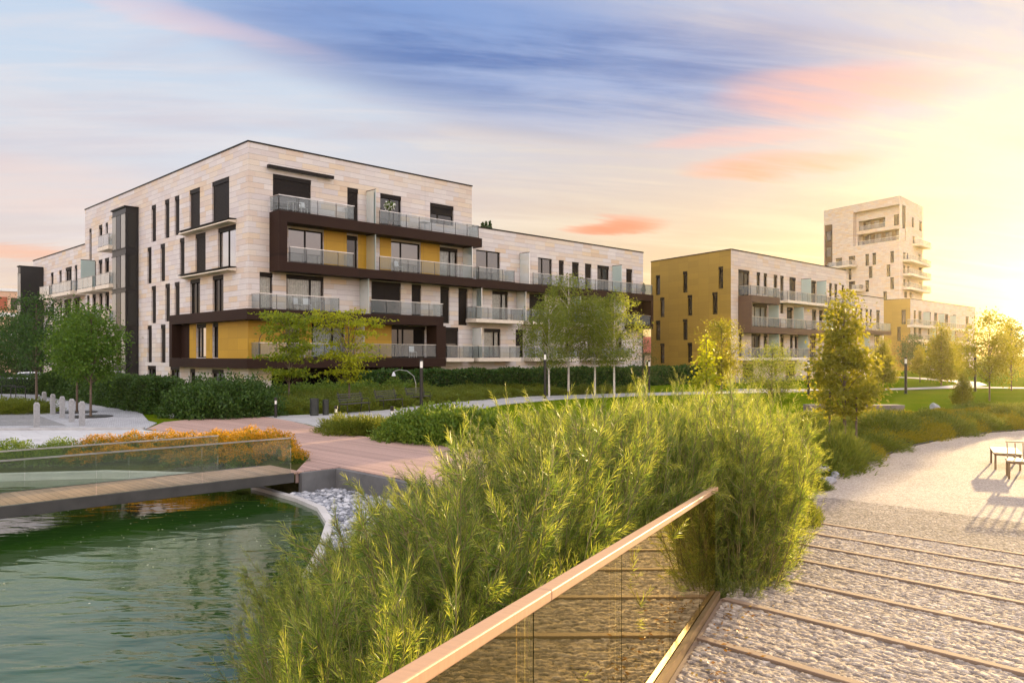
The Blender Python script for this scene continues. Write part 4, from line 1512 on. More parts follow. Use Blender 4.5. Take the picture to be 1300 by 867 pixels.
bump(t, b, t.m('ADD', n2, n1), .7, .012)
used = np.unique(F4)
remap = np.full(nS * nW, -1)
remap[used] = np.arange(len(used))
Vr = np.stack([PX, PY, zr], -1).reshape(-1, 3)[used]
rme = np_mesh('ramp', Vr, remap[F4], m)
for nm_, arr_ in (('joint', edge), ('tone', hid)):
    at_ = rme.attributes.new(nm_, 'FLOAT', 'POINT')
    at_.data.foreach_set('value', arr_.reshape(-1)[used].astype(np.float32))
rampo = link('ramp', rme)
tag(rampo, kind='structure')
TIMBER = board_mat("weathered_timber_strip", (.27, .18, .115), 97.0, TH, .9, joint=-1.0)
for s0 in strips_s:
    # strip from the railing side to beyond the frame
    wts = np.linspace(6.5, -9, 3000)
    ok = []
    for w in wts:
        x, y = sw(s0, w)
        l = rail_x(y) + .1 if y < 8.15 else (2.13 + (y - 8.15) * .42 if y < 12.6 else 4.0 + (y - 12.6) * .5)
        if x > l:
            ok.append(w)
    w0, w1 = ok[0], ok[-1]
    z = float(ramp_z(np.array(s0)))
    cuts = [w0]
    while cuts[-1] > w1:
        cuts.append(cuts[-1] - random.Random(s0 * 7 + len(cuts)).uniform(2.6, 4.0))
    mb = MB()
    for a, c_ in zip(cuts, cuts[1:]):
        p = [sw(s0 - .048, a), sw(s0 - .048, c_ + .006), sw(s0 + .048, c_ + .006), sw(s0 + .048, a)]
        mb.hexa([(*p[0], z - .14), (*p[1], z - .14), (*p[2], z - .14), (*p[3], z - .14), (*p[0], z + .018), (*p[1], z + .018), (*p[2], z + .012), (*p[3], z + .012)])
    o = mb.build('timber_edging', TIMBER, rampo, bev=.006)
# body under the ramp
mb = MB()
for (s0, s1) in zip(np.arange(-20, S_END, 1.0), np.arange(-19, S_END + 1, 1.0)):
    za, zb = float(ramp_z(np.array(s0))) - .075, float(ramp_z(np.array(min(s1, S_END)))) - .075
    s1 = min(s1, S_END)
    q = []
    for s in (s0, s1):
        w = 20.0
        while w > -40:
            x, y = sw(s, w)
            l = rail_x(y) + .12 if y < 8.15 else (2.13 + (y - 8.15) * .42 if y < 12.6 else 4.0 + (y - 12.6) * .5)
            if x > l:
                break
            w -= .02
        q.append(w)
    a, b_, c_, d_ = sw(s0, q[0]), sw(s0, -12), sw(s1, -12), sw(s1, q[1])
    mb.hexa([(*a, -.8), (*b_, -.8), (*c_, -.8), (*d_, -.8), (*a, za), (*b_, za), (*c_, zb), (*d_, zb)])
mb.build('ramp_base', CONC, rampo)

# ---- pond
m, t, b = pmat("pond_water", (.012, .030, .014), .04, 0, .5)
b.inputs['IOR'].default_value = 1.55
tc = t.node('ShaderNodeTexCoord')
mp = t.node('ShaderNodeMapping')
mp.inputs['Scale'].default_value = (1.0, 2.4, 1.0)
mp.inputs['Rotation'].default_value = (0, 0, rad(-12))
t.l.new(tc.outputs['Object'], mp.inputs[0])
sx, sy, sz = t.sep(tc.outputs['Object'])
w1 = t.noise(mp.outputs[0], .95, 2, .40, .8)
w2_ = t.noise(mp.outputs[0], 3.2, 2, .5, .4)
calm = t.m('ADD', .30, t.m('MULTIPLY', t.smooth(sy, 17.0, 7.0), .70))
hgt = t.m('MULTIPLY', t.m('ADD', w1, t.m('MULTIPLY', w2_, .19)), calm)
bump(t, b, hgt, 1.0, .030)
t.l.new(t.ramp(t.noise(tc.outputs['Object'], .35, 4, .6), [(.3, (.012, .040, .005)), (.7, (.024, .062, .010))]), b.inputs['Base Color'])
bmw = bpy.data.meshes.new('pond_water')
bmw.from_pydata([(p[0], p[1], -.5) for p in POND], [], [tuple(range(len(POND) - 1, -1, -1))])
bmw.materials.append(m)
# let the sheet run a little under the coping
for v in bmw.vertices:
    pass
if bmw.polygons[0].normal.z < 0:
    bmw.flip_normals()
tag(link('pond_water', bmw), kind='structure')


def ribbon(name, pts, w, z0, z1, mat, kind='structure', off=0.0):
    """a kerb of width w following a line, to its outer side"""
    mb = MB()
    P = [Vector((p[0], p[1])) for p in pts]
    N = []
    for i in range(len(P)):
        d = (P[min(i + 1, len(P) - 1)] - P[max(i - 1, 0)]).normalized()
        N.append(Vector((-d.y, d.x)))
    for i in range(len(P) - 1):
        a, b_, c_, d_ = P[i] + N[i] * off, P[i + 1] + N[i + 1] * off, P[i + 1] + N[i + 1] * (off + w), P[i] + N[i] * (off + w)
        mb.hexa([(*a, z0), (*b_, z0), (*c_, z0), (*d_, z0), (*a, z1), (*b_, z1), (*c_, z1), (*d_, z1)])
    o = mb.build(name, mat)
    tag(o, kind=kind)
    return o


ribbon('pond_coping', POND[1:6] + [(-6.9, 19.1)], .3, -1.5, -.33, PALE_CONC)
ribbon('pond_coping', [(-6.1, 18.4), (-5.5, 17.75), (-4.6, 16.75), (-3.9, 15.75), (-3.4, 14.4), (-3.1, 12.6), (-2.85, 10.5), (-2.6, 8.4), (-2.2, 6.4), (-1.75, 4.6), (-1.6, 2.6)], .15, -1.5, -.42, PALE_CONC)
# wall between boardwalk and pebble bed
ribbon('retaining_wall', [(-4.8, 17.72), (-4.04, 18.43), (-2.57, 16.9), (-1.2, 15.4), (.6, 13.6)], .16, -.9, -.012, DARKCONC2, off=-.16)

# ---- pebble bed
ico = bpy.data.meshes.new('tmp')
import bmesh
bmx = bmesh.new()
bmesh.ops.create_icosphere(bmx, subdivisions=1, radius=1)
bv = np.array([v.co[:] for v in bmx.verts])
bf = np.array([[v.index for v in f.verts] for f in bmx.faces])
bmx.free()
bpy.data.meshes.remove(ico)
pv_, pf_ = [], []
cand = rs.uniform([-5.2, 11.0], [0.5, 18.6], (9000, 2))
okp = inside(cand[:, 0], cand[:, 1], PEB)
cand = cand[okp][:3600]
for i, (x, y) in enumerate(cand):
    r = rs.uniform(.03, .085)
    sc = np.array([rs.uniform(.8, 1.5), rs.uniform(.7, 1.1), rs.uniform(.45, .75)]) * r
    a = rs.uniform(0, 6.28)
    V = bv * sc * (1 + .18 * (rs.rand(len(bv), 1) - .5))
    c_, s_ = math.cos(a), math.sin(a)
    V = np.stack([V[:, 0] * c_ - V[:, 1] * s_ + x, V[:, 0] * s_ + V[:, 1] * c_ + y, V[:, 2] + -.50 + rs.uniform(0, .05)], -1)
    pv_.append(V)
    pf_.append(bf + i * len(bv))
m, t, b = pmat("blue_grey_pebbles", (.3, .3, .33), .6)
g = t.node('ShaderNodeNewGeometry')
t.l.new(t.ramp(g.outputs['Random Per Island'], [(0, (.12, .125, .14)), (.45, (.28, .285, .31)), (1, (.55, .54, .54))]), b.inputs['Base Color'])
tag(link('pebbles', np_mesh('pebbles', np.concatenate(pv_), np.concatenate(pf_), m, smooth=True)), kind='stuff')
# ================================================================== plants
def unit(a):
    return a / np.maximum(np.linalg.norm(a, axis=-1, keepdims=True), 1e-9)


def leaf_arrays(r, P, Dd, L, Wd, droop=0.0, wide=.45):
    """one flat pointed leaf per row"""
    n = len(P)
    Dd = unit(Dd)
    side = unit(np.cross(Dd, unit(r.normal(size=(n, 3)))))
    L = np.asarray(L).reshape(-1, 1)
    Wd = np.asarray(Wd).reshape(-1, 1)
    tip = P + Dd * L
    tip[:, 2] -= (L[:, 0] * droop)
    mid = P + Dd * L * wide
    mid[:, 2] -= L[:, 0] * droop * .15
    V = np.stack([P, mid + side * Wd / 2, tip, mid - side * Wd / 2], 1).reshape(-1, 3)
    F = np.arange(n * 4).reshape(-1, 4)
    return V, F


def tubes_arrays(paths, radii, k=4):
    """many thin tubes; paths (n, m, 3), radii (n, m)"""
    n, m, _ = paths.shape
    d = unit(np.gradient(paths, axis=1))
    ref = np.where(np.abs(d[..., 2:3]) > .8, np.array([1., .2, 0.]), np.array([0, 0, 1.]))
    a = unit(np.cross(d, ref))
    b = np.cross(d, a)
    V = []
    for q in range(k):
        t = 2 * PI * q / k
        V.append(paths + (a * math.cos(t) + b * math.sin(t)) * radii[..., None])
    V = np.stack(V, 2)                       # n, m, k, 3
    idx = np.arange(n * m * k).reshape(n, m, k)
    F = np.stack([idx[:, :-1, :], np.roll(idx[:, :-1, :], -1, 2), np.roll(idx[:, 1:, :], -1, 2), idx[:, 1:, :]], -1).reshape(-1, 4)
    return V.reshape(-1, 3), F


BARK = plain("brown_bark", (.11, .075, .05), .9, var=.35, scale=8, bmp=.5, bscale=30)
PALEBARK = plain("pale_birch_bark", (.50, .45, .38), .8, var=.3, scale=7, bmp=.3)
DARKBARK = plain("dark_bark", (.045, .032, .024), .9, var=.35, scale=8, bmp=.5)
STEM = plain("willow_stem", (.17, .135, .045), .7, var=.35, scale=6)
TWIG = plain("shrub_twigs", (.055, .04, .022), .9, var=.3, scale=6)

LF_WILLOW = leaf_mat("willow_leaves", (.014, .045, .006), (.070, .140, .016), (.20, .26, .04), .38, (.40, .52, .04), .42, .4)
LF_LOCUST = leaf_mat("yellow_green_leaves", (.10, .15, .006), (.24, .27, .008), (.40, .38, .012), .46, (.62, .60, .02))
LF_BIRCH = leaf_mat("birch_leaves", (.040, .075, .012), (.095, .140, .020), (.19, .21, .035), .48, (.46, .48, .04))
LF_MAPLE = leaf_mat("olive_green_leaves", (.045, .065, .008), (.100, .125, .012), (.22, .21, .02), .48, (.58, .50, .03))
LF_DARK = leaf_mat("dark_green_leaves", (.014, .038, .007), (.030, .075, .012), (.055, .11, .018), .3, (.12, .22, .03))
LF_HEDGE = leaf_mat("hedge_leaves", (.016, .040, .008), (.034, .075, .012), (.065, .115, .018), .28, (.13, .22, .03))
LF_SHRUB = leaf_mat("shrub_leaves", (.035, .080, .010), (.075, .140, .016), (.13, .19, .026), .38, (.30, .38, .03))
LF_GOLD = leaf_mat("golden_spirea_leaves", (.12, .12, .006), (.46, .21, .006), (.70, .34, .008), .35, (.72, .36, .01))
LF_GREENB = leaf_mat("fresh_green_leaves", (.04, .085, .010), (.08, .15, .014), (.15, .20, .025), .38, (.30, .38, .03))
LF_GRASSY = leaf_mat("juniper_needles", (.040, .075, .010), (.085, .125, .014), (.16, .18, .022), .34, (.36, .36, .03))
LF_STREET = leaf_mat('street_tree_leaves', (.028, .070, .006), (.055, .120, .010), (.10, .165, .018), .38, (.22, .34, .03))
LF_COVER = leaf_mat("low_bed_leaves", (.050, .060, .006), (.125, .125, .010), (.24, .21, .014), .48, (.62, .50, .02))


def mesh_of(name, parts):
    """join (V, F, material) arrays into one mesh"""
    mats, Vs, Fs, mi, o = [], [], [], [], 0
    for V, F, m in parts:
        if m not in mats:
            mats.append(m)
        Vs.append(V)
        Fs.append(F + o)
        mi.append(np.full(len(F), mats.index(m)))
        o += len(V)
    return np_mesh(name, np.concatenate(Vs), np.concatenate(Fs), mats, np.concatenate(mi))


def hang(name, root, me):
    return link(name, me, root)


# ------------------------------------------------------------------ willows
LF_TIP = leaf_mat("brightened_young_leaves", (.10, .17, .02), (.24, .29, .04), (.50, .48, .10), .48, (.66, .66, .06), .42, .4)  # young growth, brightened for contrast with the shaded inside of the clump


def split_leaves(V, F, mask, mat):
    v = V.reshape(-1, 4, 3)[mask].reshape(-1, 3)
    return v, np.arange(len(v)).reshape(-1, 4), mat


def willow(seed, H=1.0, nb=34, spread=.5, leaf=.074, low=.78, foot=.26):
    """a clump of whippy branches carrying feathery upright shoots with narrow leaves; about H tall"""
    r = np.random.RandomState(seed)
    m_ = 9
    ang = r.uniform(0, 2 * PI, nb)
    lean = np.minimum(np.abs(r.normal(0, .34, nb)) + .05, .60)
    ln = H * r.uniform(.55, 1.02, nb) * (1 - .15 * lean)
    br0 = r.uniform(.02, foot, nb)
    base = np.stack([np.cos(ang) * br0, np.sin(ang) * br0, np.zeros(nb)], -1)
    t = np.linspace(0, 1, m_)
    ax = np.stack([np.cos(ang), np.sin(ang)], -1)
    out = np.sin(lean)[:, None] * (t ** 1.2) * ln[:, None] * (spread / .5)
    up = np.cos(lean)[:, None] * (t - .08 * t ** 3) * ln[:, None]
    wob = r.normal(0, .04, (nb, 2))[:, None, :] * np.sin(t * 3.1)[None, :, None] * ln[:, None, None]
    path = np.zeros((nb, m_, 3))
    path[..., :2] = base[:, None, :2] + ax[:, None, :] * out[..., None] + wob
    path[..., 2] = up
    rad_ = .0095 * (1 - t)[None, :] * r.uniform(.6, 1.3, nb)[:, None] + .0020
    nt_ = nb * 22
    src = r.randint(0, nb, nt_)
    ti = 1 - (r.uniform(0, 1, nt_) ** 1.15) * low
    f = ti * (m_ - 1)
    i0 = np.minimum(f.astype(int), m_ - 2)
    fr_ = (f - i0)[:, None]
    p0 = path[src, i0] * (1 - fr_) + path[src, i0 + 1] * fr_
    dirn = unit(path[src, i0 + 1] - path[src, i0])
    sd = unit(r.normal(size=(nt_, 3)) + np.concatenate([ax[src] * .7, np.zeros((nt_, 1))], -1))
    td = unit(dirn * .62 + sd * r.uniform(.35, 1.05, (nt_, 1)))
    tl = r.uniform(.16, .42, nt_) * (1.1 - .45 * ti)
    k = np.linspace(0, 1, 6)
    bend = unit(r.normal(size=(nt_, 3))) * .22
    tw = p0[:, None, :] + td[:, None, :] * (k[None, :, None] * tl[:, None, None]) + bend[:, None, :] * (k ** 2)[None, :, None] * tl[:, None, None]
    tw[..., 2] += (k ** 2)[None, :] * tl[:, None] * .22
    tr = np.repeat((.0032 * (1 - k) + .0011)[None, :], nt_, 0)

    def along(P, per, lo, hi, L0):
        n = len(P)
        mm = P.shape[1]
        s = np.repeat(np.arange(n), per)
        tt = np.tile(np.linspace(lo, hi, per), n) + r.uniform(-.02, .02, n * per)
        tt = np.clip(tt, 0, .999)
        f = tt * (mm - 1)
        i0 = f.astype(int)
        fr_ = (f - i0)[:, None]
        p = P[s, i0] * (1 - fr_) + P[s, i0 + 1] * fr_
        d = unit(P[s, i0 + 1] - P[s, i0])
        # leaves spiral round the shoot
        ref = unit(np.cross(d, np.array([.3, .2, 1.0])))
        b3 = np.cross(d, ref)
        ph = np.tile(np.arange(per) * 2.4, n) + r.uniform(0, .6, n * per)
        o = ref * np.cos(ph)[:, None] + b3 * np.sin(ph)[:, None]
        dd = d * r.uniform(.75, 1.05, (len(d), 1)) + o * r.uniform(.50, .85, (len(d), 1)) * (1 - .45 * tt[:, None])
        L = L0 * r.uniform(.75, 1.15, len(d)) * (.62 + .6 * np.sin(PI * np.clip(tt, 0, 1) ** .8))
        V, F = leaf_arrays(r, p, dd, L, L * r.uniform(.045, .068, len(d)), droop=.12, wide=.38)
        return V, F, tt

    V2, F2, t2 = along(tw, 28, .06, 1.0, leaf)
    V1, F1, t1 = along(path[:, 5:], 16, .2, 1.0, leaf)
    Vs, Fs = tubes_arrays(path, rad_, 5)
    Vt, Ft = tubes_arrays(tw, tr, 3)
    return (mesh_of('stems', [(Vs, Fs, STEM), (Vt, Ft, STEM)]),
            mesh_of('foliage', [(V1, F1, LF_WILLOW), split_leaves(V2, F2, t2 < .55, LF_WILLOW), split_leaves(V2, F2, t2 >= .55, LF_TIP)]))


W_PROTO = [willow(100 + i, 1.9, nb=[36, 42, 32, 40][i % 4], spread=[.5, .60, .42, .55][i % 4]) for i in range(5)]
W_LOW = [willow(150 + i, 1.9, nb=60, spread=.34, low=.99, foot=.42) for i in range(2)]
# upper outline of the willow mass, as heights over the bank at each place
SIL = [(285, 800), (300, 735), (330, 672), (360, 655), (420, 640), (480, 604), (520, 572), (560, 548), (600, 528), (640, 512), (700, 500), (760, 496), (820, 492), (880, 486), (940, 492), (1000, 502), (1020, 545), (1030, 600)]
wr = random.Random(21)
spots = []
for (x, y) in [(-.55, 2.9), (-.75, 3.5), (-.42, 3.6), (-1.1, 4.5), (-.75, 4.1), (-.35, 4.45), (-1.5, 5.2), (-1.0, 5.15), (-.45, 5.1), (.0, 5.25), (-1.75, 6.1), (-1.15, 6.0), (-.5, 6.0), (.1, 6.0), (.45, 6.15),
               (-2.1, 7.1), (-1.35, 7.0), (-.6, 6.95), (.15, 6.85), (.75, 6.95), (-2.0, 8.1), (-1.2, 8.0), (-.4, 7.9), (.4, 7.8), (1.1, 7.85), (-1.8, 9.2), (-.9, 9.1), (0.0, 8.95), (.85, 8.8), (1.6, 8.65), (2.3, 8.75), (2.62, 9.2), (2.95, 9.9), (-1.2, 10.3), (-.2, 10.2), (.8, 10.0), (1.8, 9.8),
               (2.7, 10.3), (3.1, 10.3), (-.2, 11.5), (.9, 11.4), (2.0, 11.2), (3.1, 11.2), (3.5, 11.4), (1.3, 12.5), (2.5, 12.4), (3.4, 12.5), (3.9, 12.7), (2.2, 13.6), (3.5, 13.8), (2.28, 8.25)]:
    x += wr.uniform(-.12, .12)
    y += wr.uniform(-.12, .12)
    px = 650 + 1000 * x / y
    ys = np.interp(px, [a for a, b in SIL], [b for a, b in SIL])
    if px < 620:
        ys = max(ys, np.interp(px - 50, [a for a, b in SIL], [b for a, b in SIL]))
    zt = CAM_Z - (ys - 452) * y / 1000.0
    zb = float(height(np.array([x]), np.array([y]))[0])
    # the top of a clump leans out over its foot, so keep a little under the outline
    H = (zt - zb) * (wr.uniform(.80, .93) if px < 540 else wr.uniform(.98, 1.10) if y > 7.0 else wr.uniform(.86, 1.0))
    H = min(max(H, .9), 2.75) if (x, y) and not (y < 8.5 and x > 2.05) else 1.0
    spots.append((x, y, zb, H))
for i, (x, y, zb, H) in enumerate(spots):
    st, fo = W_LOW[i % 2] if (y > 8.3 and x > 1.5) else W_PROTO[i % 5]
    e = empty('willow_shrub', (x, y, zb - .02), wr.uniform(0, 6.28))
    s = H / 1.9
    sx = max(.62, min(1.0, s)) * wr.uniform(.9, 1.1)
    rx_ = rail_x(y) - x
    if y < 8.3:
        sx = min(sx, max(.34, (rx_ - .10) / .80))   # pruned back from the railing
    room = (x + .335 * y) / .85
    sx = min(sx, max(room, .34))
    room = (.372 * y - x) / .62
    sx = min(sx, max(room, .45))
    e.scale = (sx, sx, s)
    link('stems', st, e)
    link('foliage', fo, e)
    px = 650 + 1000 * x / y
    if y > 8.3 and x > 2.0:
        tag(e, 'golden lit willow shrub in the clump that ends past the railing, beside the stone ramp', 'shrub', 'willow shrubs past the end of the railing')
    elif px < 500:
        tag(e, 'green willow shrub with feathery narrow leaves leaning over the pond water', 'shrub', 'willow shrubs leaning over the pond')
    elif x > rail_x(y) - 1.15 and y < 8.2:
        tag(e, 'green willow shrub close behind the glass railing, under its timber handrail', 'shrub', 'willow shrubs behind the glass railing')
    else:
        tag(e, 'tall yellow green willow shrub in the middle of the thicket between pond and ramp', 'shrub', 'willow shrubs in the middle of the thicket')


# ------------------------------------------------------------------ general shrubs
def mound(seed, rx, ry, rz, n, leaf, mat, wl=.55, up=.35, twigs=26, spiky=False):
    """a rounded shrub: leaves through the outer half of its volume on short twigs"""
    r = np.random.RandomState(seed)
    d = unit(r.normal(size=(n, 3)))
    d[:, 2] = np.abs(d[:, 2]) * .95
    lump = 1 + .16 * np.sin(d[:, 0] * 5 + seed) * np.cos(d[:, 1] * 6 - seed) + .12 * np.sin(d[:, 2] * 9 + d[:, 0] * 7)
    rr = (r.uniform(.28, 1, n) ** .45) * lump * (1 + r.normal(0, .05, n))
    P = d * rr[:, None] * np.array([rx, ry, rz])
    D_ = d * (1.2 if spiky else .7) + r.normal(size=(n, 3)) * (.35 if spiky else .6) + np.array([0, 0, up])
    L = leaf * r.uniform(.6, 1.3, n)
    V, F = leaf_arrays(r, P, D_, L, L * wl * r.uniform(.8, 1.2, n), droop=.08)
    dd = unit(r.normal(size=(twigs, 3)))
    dd[:, 2] = np.abs(dd[:, 2])
    k = np.linspace(0, 1, 4)
    pt = (dd * np.array([rx, ry, rz]) * .85)[:, None, :] * k[None, :, None] + r.normal(0, .02, (twigs, 4, 3))
    Vt, Ft = tubes_arrays(pt, np.repeat((.012 * (1 - k) + .003)[None] * max(rz, .4), twigs, 0), 4)
    return mesh_of('twigs', [(Vt, Ft, TWIG)]), mesh_of('foliage', [(V, F, mat)])


def plant(name, protos, i, x, y, s, label, cat, group, zoff=0.0, sz=None, z=None, rng=wr):
    tw, fo, *bl = protos[i % len(protos)]
    zz = float(height(np.array([x]), np.array([y]))[0]) if z is None else z
    e = empty(name, (x, y, zz - .02 + zoff), rng.uniform(0, 6.28))
    e.scale = (s, s, sz or s)
    link('twigs', tw, e)
    link('foliage', fo, e)
    for b_ in bl:
        link('blossom', b_, e)
    tag(e, label, cat, group)
    return e


# flower bed of golden spirea behind the bridge
def spirea(seed):
    tw, _ = mound(seed, .58, .58, .55, 10, .06, LF_GREENB)
    r = np.random.RandomState(seed)
    parts = []
    for n, mat, lo, hi, zcut, lf in ((2300, LF_SHRUB, .3, .98, -1, .055), (3400, LF_GOLD, .90, 1.10, .42, .050)):
        d = unit(r.normal(size=(n, 3)))
        d[:, 2] = np.abs(d[:, 2])
        lump = 1 + .16 * np.sin(d[:, 0] * 6 + seed) * np.cos(d[:, 1] * 7 - seed) + .10 * np.sin(d[:, 2] * 9 + d[:, 0] * 9)
        keep = d[:, 2] + .25 * np.sin(d[:, 0] * 11 + seed) * np.sin(d[:, 1] * 12) > zcut
        d, lump = d[keep], lump[keep]
        P = d * (r.uniform(lo, hi, len(d)) * lump)[:, None] * np.array([.60, .60, .60])
        D_ = d * .6 + r.normal(size=d.shape) * .7 + np.array([0, 0, .5])
        L = lf * r.uniform(.6, 1.3, len(d))
        V, F = leaf_arrays(r, P, D_, L, L * .55, droop=.05)
        parts.append((V, F, mat))
    return tw, mesh_of('foliage', parts[:1]), mesh_of('blossom', parts[1:])


GOLD = [spirea(200 + i) for i in range(3)]
GREENLOW = [mound(210 + i, .6, .6, .42, 2200, .055, LF_GREENB, .5, .4) for i in range(2)]
gi = 0
for (x, y, s, sz) in [(-5.35, 19.45, .62, .62), (-5.9, 20.1, .85, .95), (-6.3, 20.9, .95, 1.2), (-6.7, 19.75, .85, .9), (-7.0, 20.6, .95, 1.15), (-7.2, 21.6, 1.0, 1.4), (-7.6, 20.2, .9, .95), (-8.0, 21.1, 1.0, 1.2), (-8.3, 22.3, 1.0, 1.1), (-8.5, 20.35, .9, .85), (-8.9, 21.4, 1.0, 1.15),
                      (-9.5, 20.7, .9, .85), (-9.7, 21.9, 1.0, 1.1), (-10.4, 20.8, .9, .85), (-10.5, 21.8, 1.0, 1.1), (-11.2, 20.5, .85, .8), (-11.3, 21.5, .95, 1.0)]:
    plant('spirea_shrub', GOLD, gi, x, y, s, 'golden orange spirea shrub in the flower bed beside the footbridge', 'shrub', 'golden spirea shrubs by the footbridge', sz=sz * (.72 + .12 * (x > -7.2)))
    gi += 1
for (x, y, s) in [(-12.0, 20.4, .95), (-12.2, 21.2, 1.0), (-12.9, 20.2, 1.0), (-13.3, 20.9, 1.0), (-14.0, 20.1, 1.0), (-14.4, 20.7, 1.05), (-15.2, 20.1, 1.0), (-15.8, 20.6, 1.0), (-16.6, 20.2, 1.0), (-17.6, 20.3, 1.0)]:
    plant('ground_cover_shrub', GREENLOW, gi, x, y, s, 'low green shrub at the pond edge past the orange flowers', 'shrub', 'low green shrubs along the pond edge')
    gi += 1

# clipped hedge along the far paving
def hedge_box(seed, L, w, h, n, leaf, mat):
    r = np.random.RandomState(seed)
    P = np.stack([r.uniform(-L / 2, L / 2, n), r.uniform(-w / 2, w / 2, n), r.uniform(0, h, n)], -1)
    f = r.randint(0, 3, n)
    e = .06 * r.normal(size=n)
    P[:, 1] = np.where(f == 0, -w / 2 - e, np.where(f == 1, P[:, 1], w / 2 + e))
    P[:, 2] = np.where(f == 1, h + e + .07 * np.sin(P[:, 0] * 1.7) + .05 * np.sin(P[:, 0] * 4.1 + P[:, 1] * 3), P[:, 2] * (1 + .05 * np.sin(P[:, 0] * 1.7)))
    en = r.rand(n) < min(.35, 1.6 * w / L)
    P[:, 0] = np.where(en, np.sign(P[:, 0]) * (L / 2 + .05 * r.normal(size=n)), P[:, 0])
    P[:, 1] = np.where(en, r.uniform(-w / 2, w / 2, n), P[:, 1])
    P[:, 2] = np.where(en, r.uniform(0, h, n), P[:, 2])
    P[:, 1] += .07 * np.sin(P[:, 0] * 2.3 + P[:, 2] * 3) * np.sign(P[:, 1])
    D_ = r.normal(size=(n, 3)) * .7 + np.array([0, 0, .4])
    D_[:, 1] += np.sign(P[:, 1]) * .5
    l = leaf * r.uniform(.6, 1.3, n)
    V, F = leaf_arrays(r, P, D_, l, l * .55, droop=.1)
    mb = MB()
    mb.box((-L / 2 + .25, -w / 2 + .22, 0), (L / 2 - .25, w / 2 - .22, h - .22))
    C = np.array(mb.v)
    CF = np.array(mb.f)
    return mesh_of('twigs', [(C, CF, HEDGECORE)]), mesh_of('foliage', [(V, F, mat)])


HEDGECORE = plain('shaded_inner_leaves', (.014, .026, .008), .95, var=.5, scale=14, bmp=.8, bscale=20)  # solid core box; the hedge's inner shade is put into its colour


def hedge(x0, y0, x1, y1, w, h, n, leaf, label, mat=LF_HEDGE, seed=1, z=0.0):
    L = math.hypot(x1 - x0, y1 - y0)
    tw, fo = hedge_box(seed, L, w, h, n, leaf, mat)
    e = empty('hedge', ((x0 + x1) / 2, (y0 + y1) / 2, z), math.atan2(y1 - y0, x1 - x0))
    link('twigs', tw, e)
    link('foliage', fo, e)
    tag(e, label, 'hedge')


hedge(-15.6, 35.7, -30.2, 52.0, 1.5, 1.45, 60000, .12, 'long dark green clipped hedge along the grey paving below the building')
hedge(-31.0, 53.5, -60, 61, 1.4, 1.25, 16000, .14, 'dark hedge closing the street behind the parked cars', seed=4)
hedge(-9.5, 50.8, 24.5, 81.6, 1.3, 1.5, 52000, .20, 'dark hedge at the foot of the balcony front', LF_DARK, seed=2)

BUSHD = [mound(230 + i, 1.0, 1.0, 1.0, 5200, .10, LF_HEDGE, .5, .3) for i in range(2)]
BUSHM = [mound(240 + i, 1.0, 1.0, .9, 4600, .11, LF_SHRUB, .42, .5) for i in range(3)]
BUSHL = [mound(250 + i, 1.0, 1.0, .8, 4200, .13, LF_GRASSY, .22, .6, spiky=True) for i in range(3)]
BUSHG = [mound(260 + i, 1.0, 1.0, .85, 4600, .11, LF_GREENB, .42, .5) for i in range(2)]
COVER = [mound(270 + i, .8, .8, .55, 3400, .085, LF_COVER, .35, .5, spiky=True) for i in range(3)]
i = 0
for (px, y, s, sz) in [(232, 33.8, 1.0, 1.3), (252, 33.6, 1.3, 1.5), (276, 33.4, 1.4, 1.55), (300, 34.2, 1.4, 1.55), (322, 34.4, 1.3, 1.5), (262, 35.5, 1.4, 1.65), (292, 36, 1.5, 1.65), (240, 35.6, 1.2, 1.5), (320, 37, 1.5, 1.5)]:
    plant('broadleaf_bush', BUSHD, i, (px - 650) / 1000 * y, y, s, 'big dark bush at the corner where the boardwalk meets the hedge', 'bush', 'dark bushes at the boardwalk corner', sz=sz)
    i += 1
for (px, y, s, sz) in [(338, 35.2, 1.2, .9), (352, 35.6, 1.2, .8), (366, 36.4, 1.3, .85), (345, 37.5, 1.3, 1.1), (385, 37.6, 1.3, .8), (372, 39, 1.4, 1.0), (402, 39, 1.4, .8), (395, 41, 1.5, 1.0), (420, 40.6, 1.4, .8), (440, 42.4, 1.5, .8), (425, 43.5, 1.6, 1.0), (460, 44, 1.5, .8), (478, 45.6, 1.5, .8), (455, 46.5, 1.6, 1.0), (500, 47, 1.5, .75),
                       (522, 48.6, 1.6, .75), (490, 49, 1.7, 1.0), (545, 50.6, 1.6, .75), (570, 52.5, 1.7, .75), (530, 52, 1.7, 1.0), (596, 54.6, 1.7, .75), (622, 56.6, 1.8, .75), (585, 56, 1.8, 1.0), (648, 58.5, 1.8, .75), (674, 60.5, 1.8, .8), (640, 60, 1.9, 1.0)]:
    plant('meadow_shrub', BUSHL, i, (px - 650) / 1000 * y, y, s, 'spiky olive green shrub on the sloping bed above the benches', 'shrub', 'shrubs on the bed above the benches', sz=sz)
    i += 1
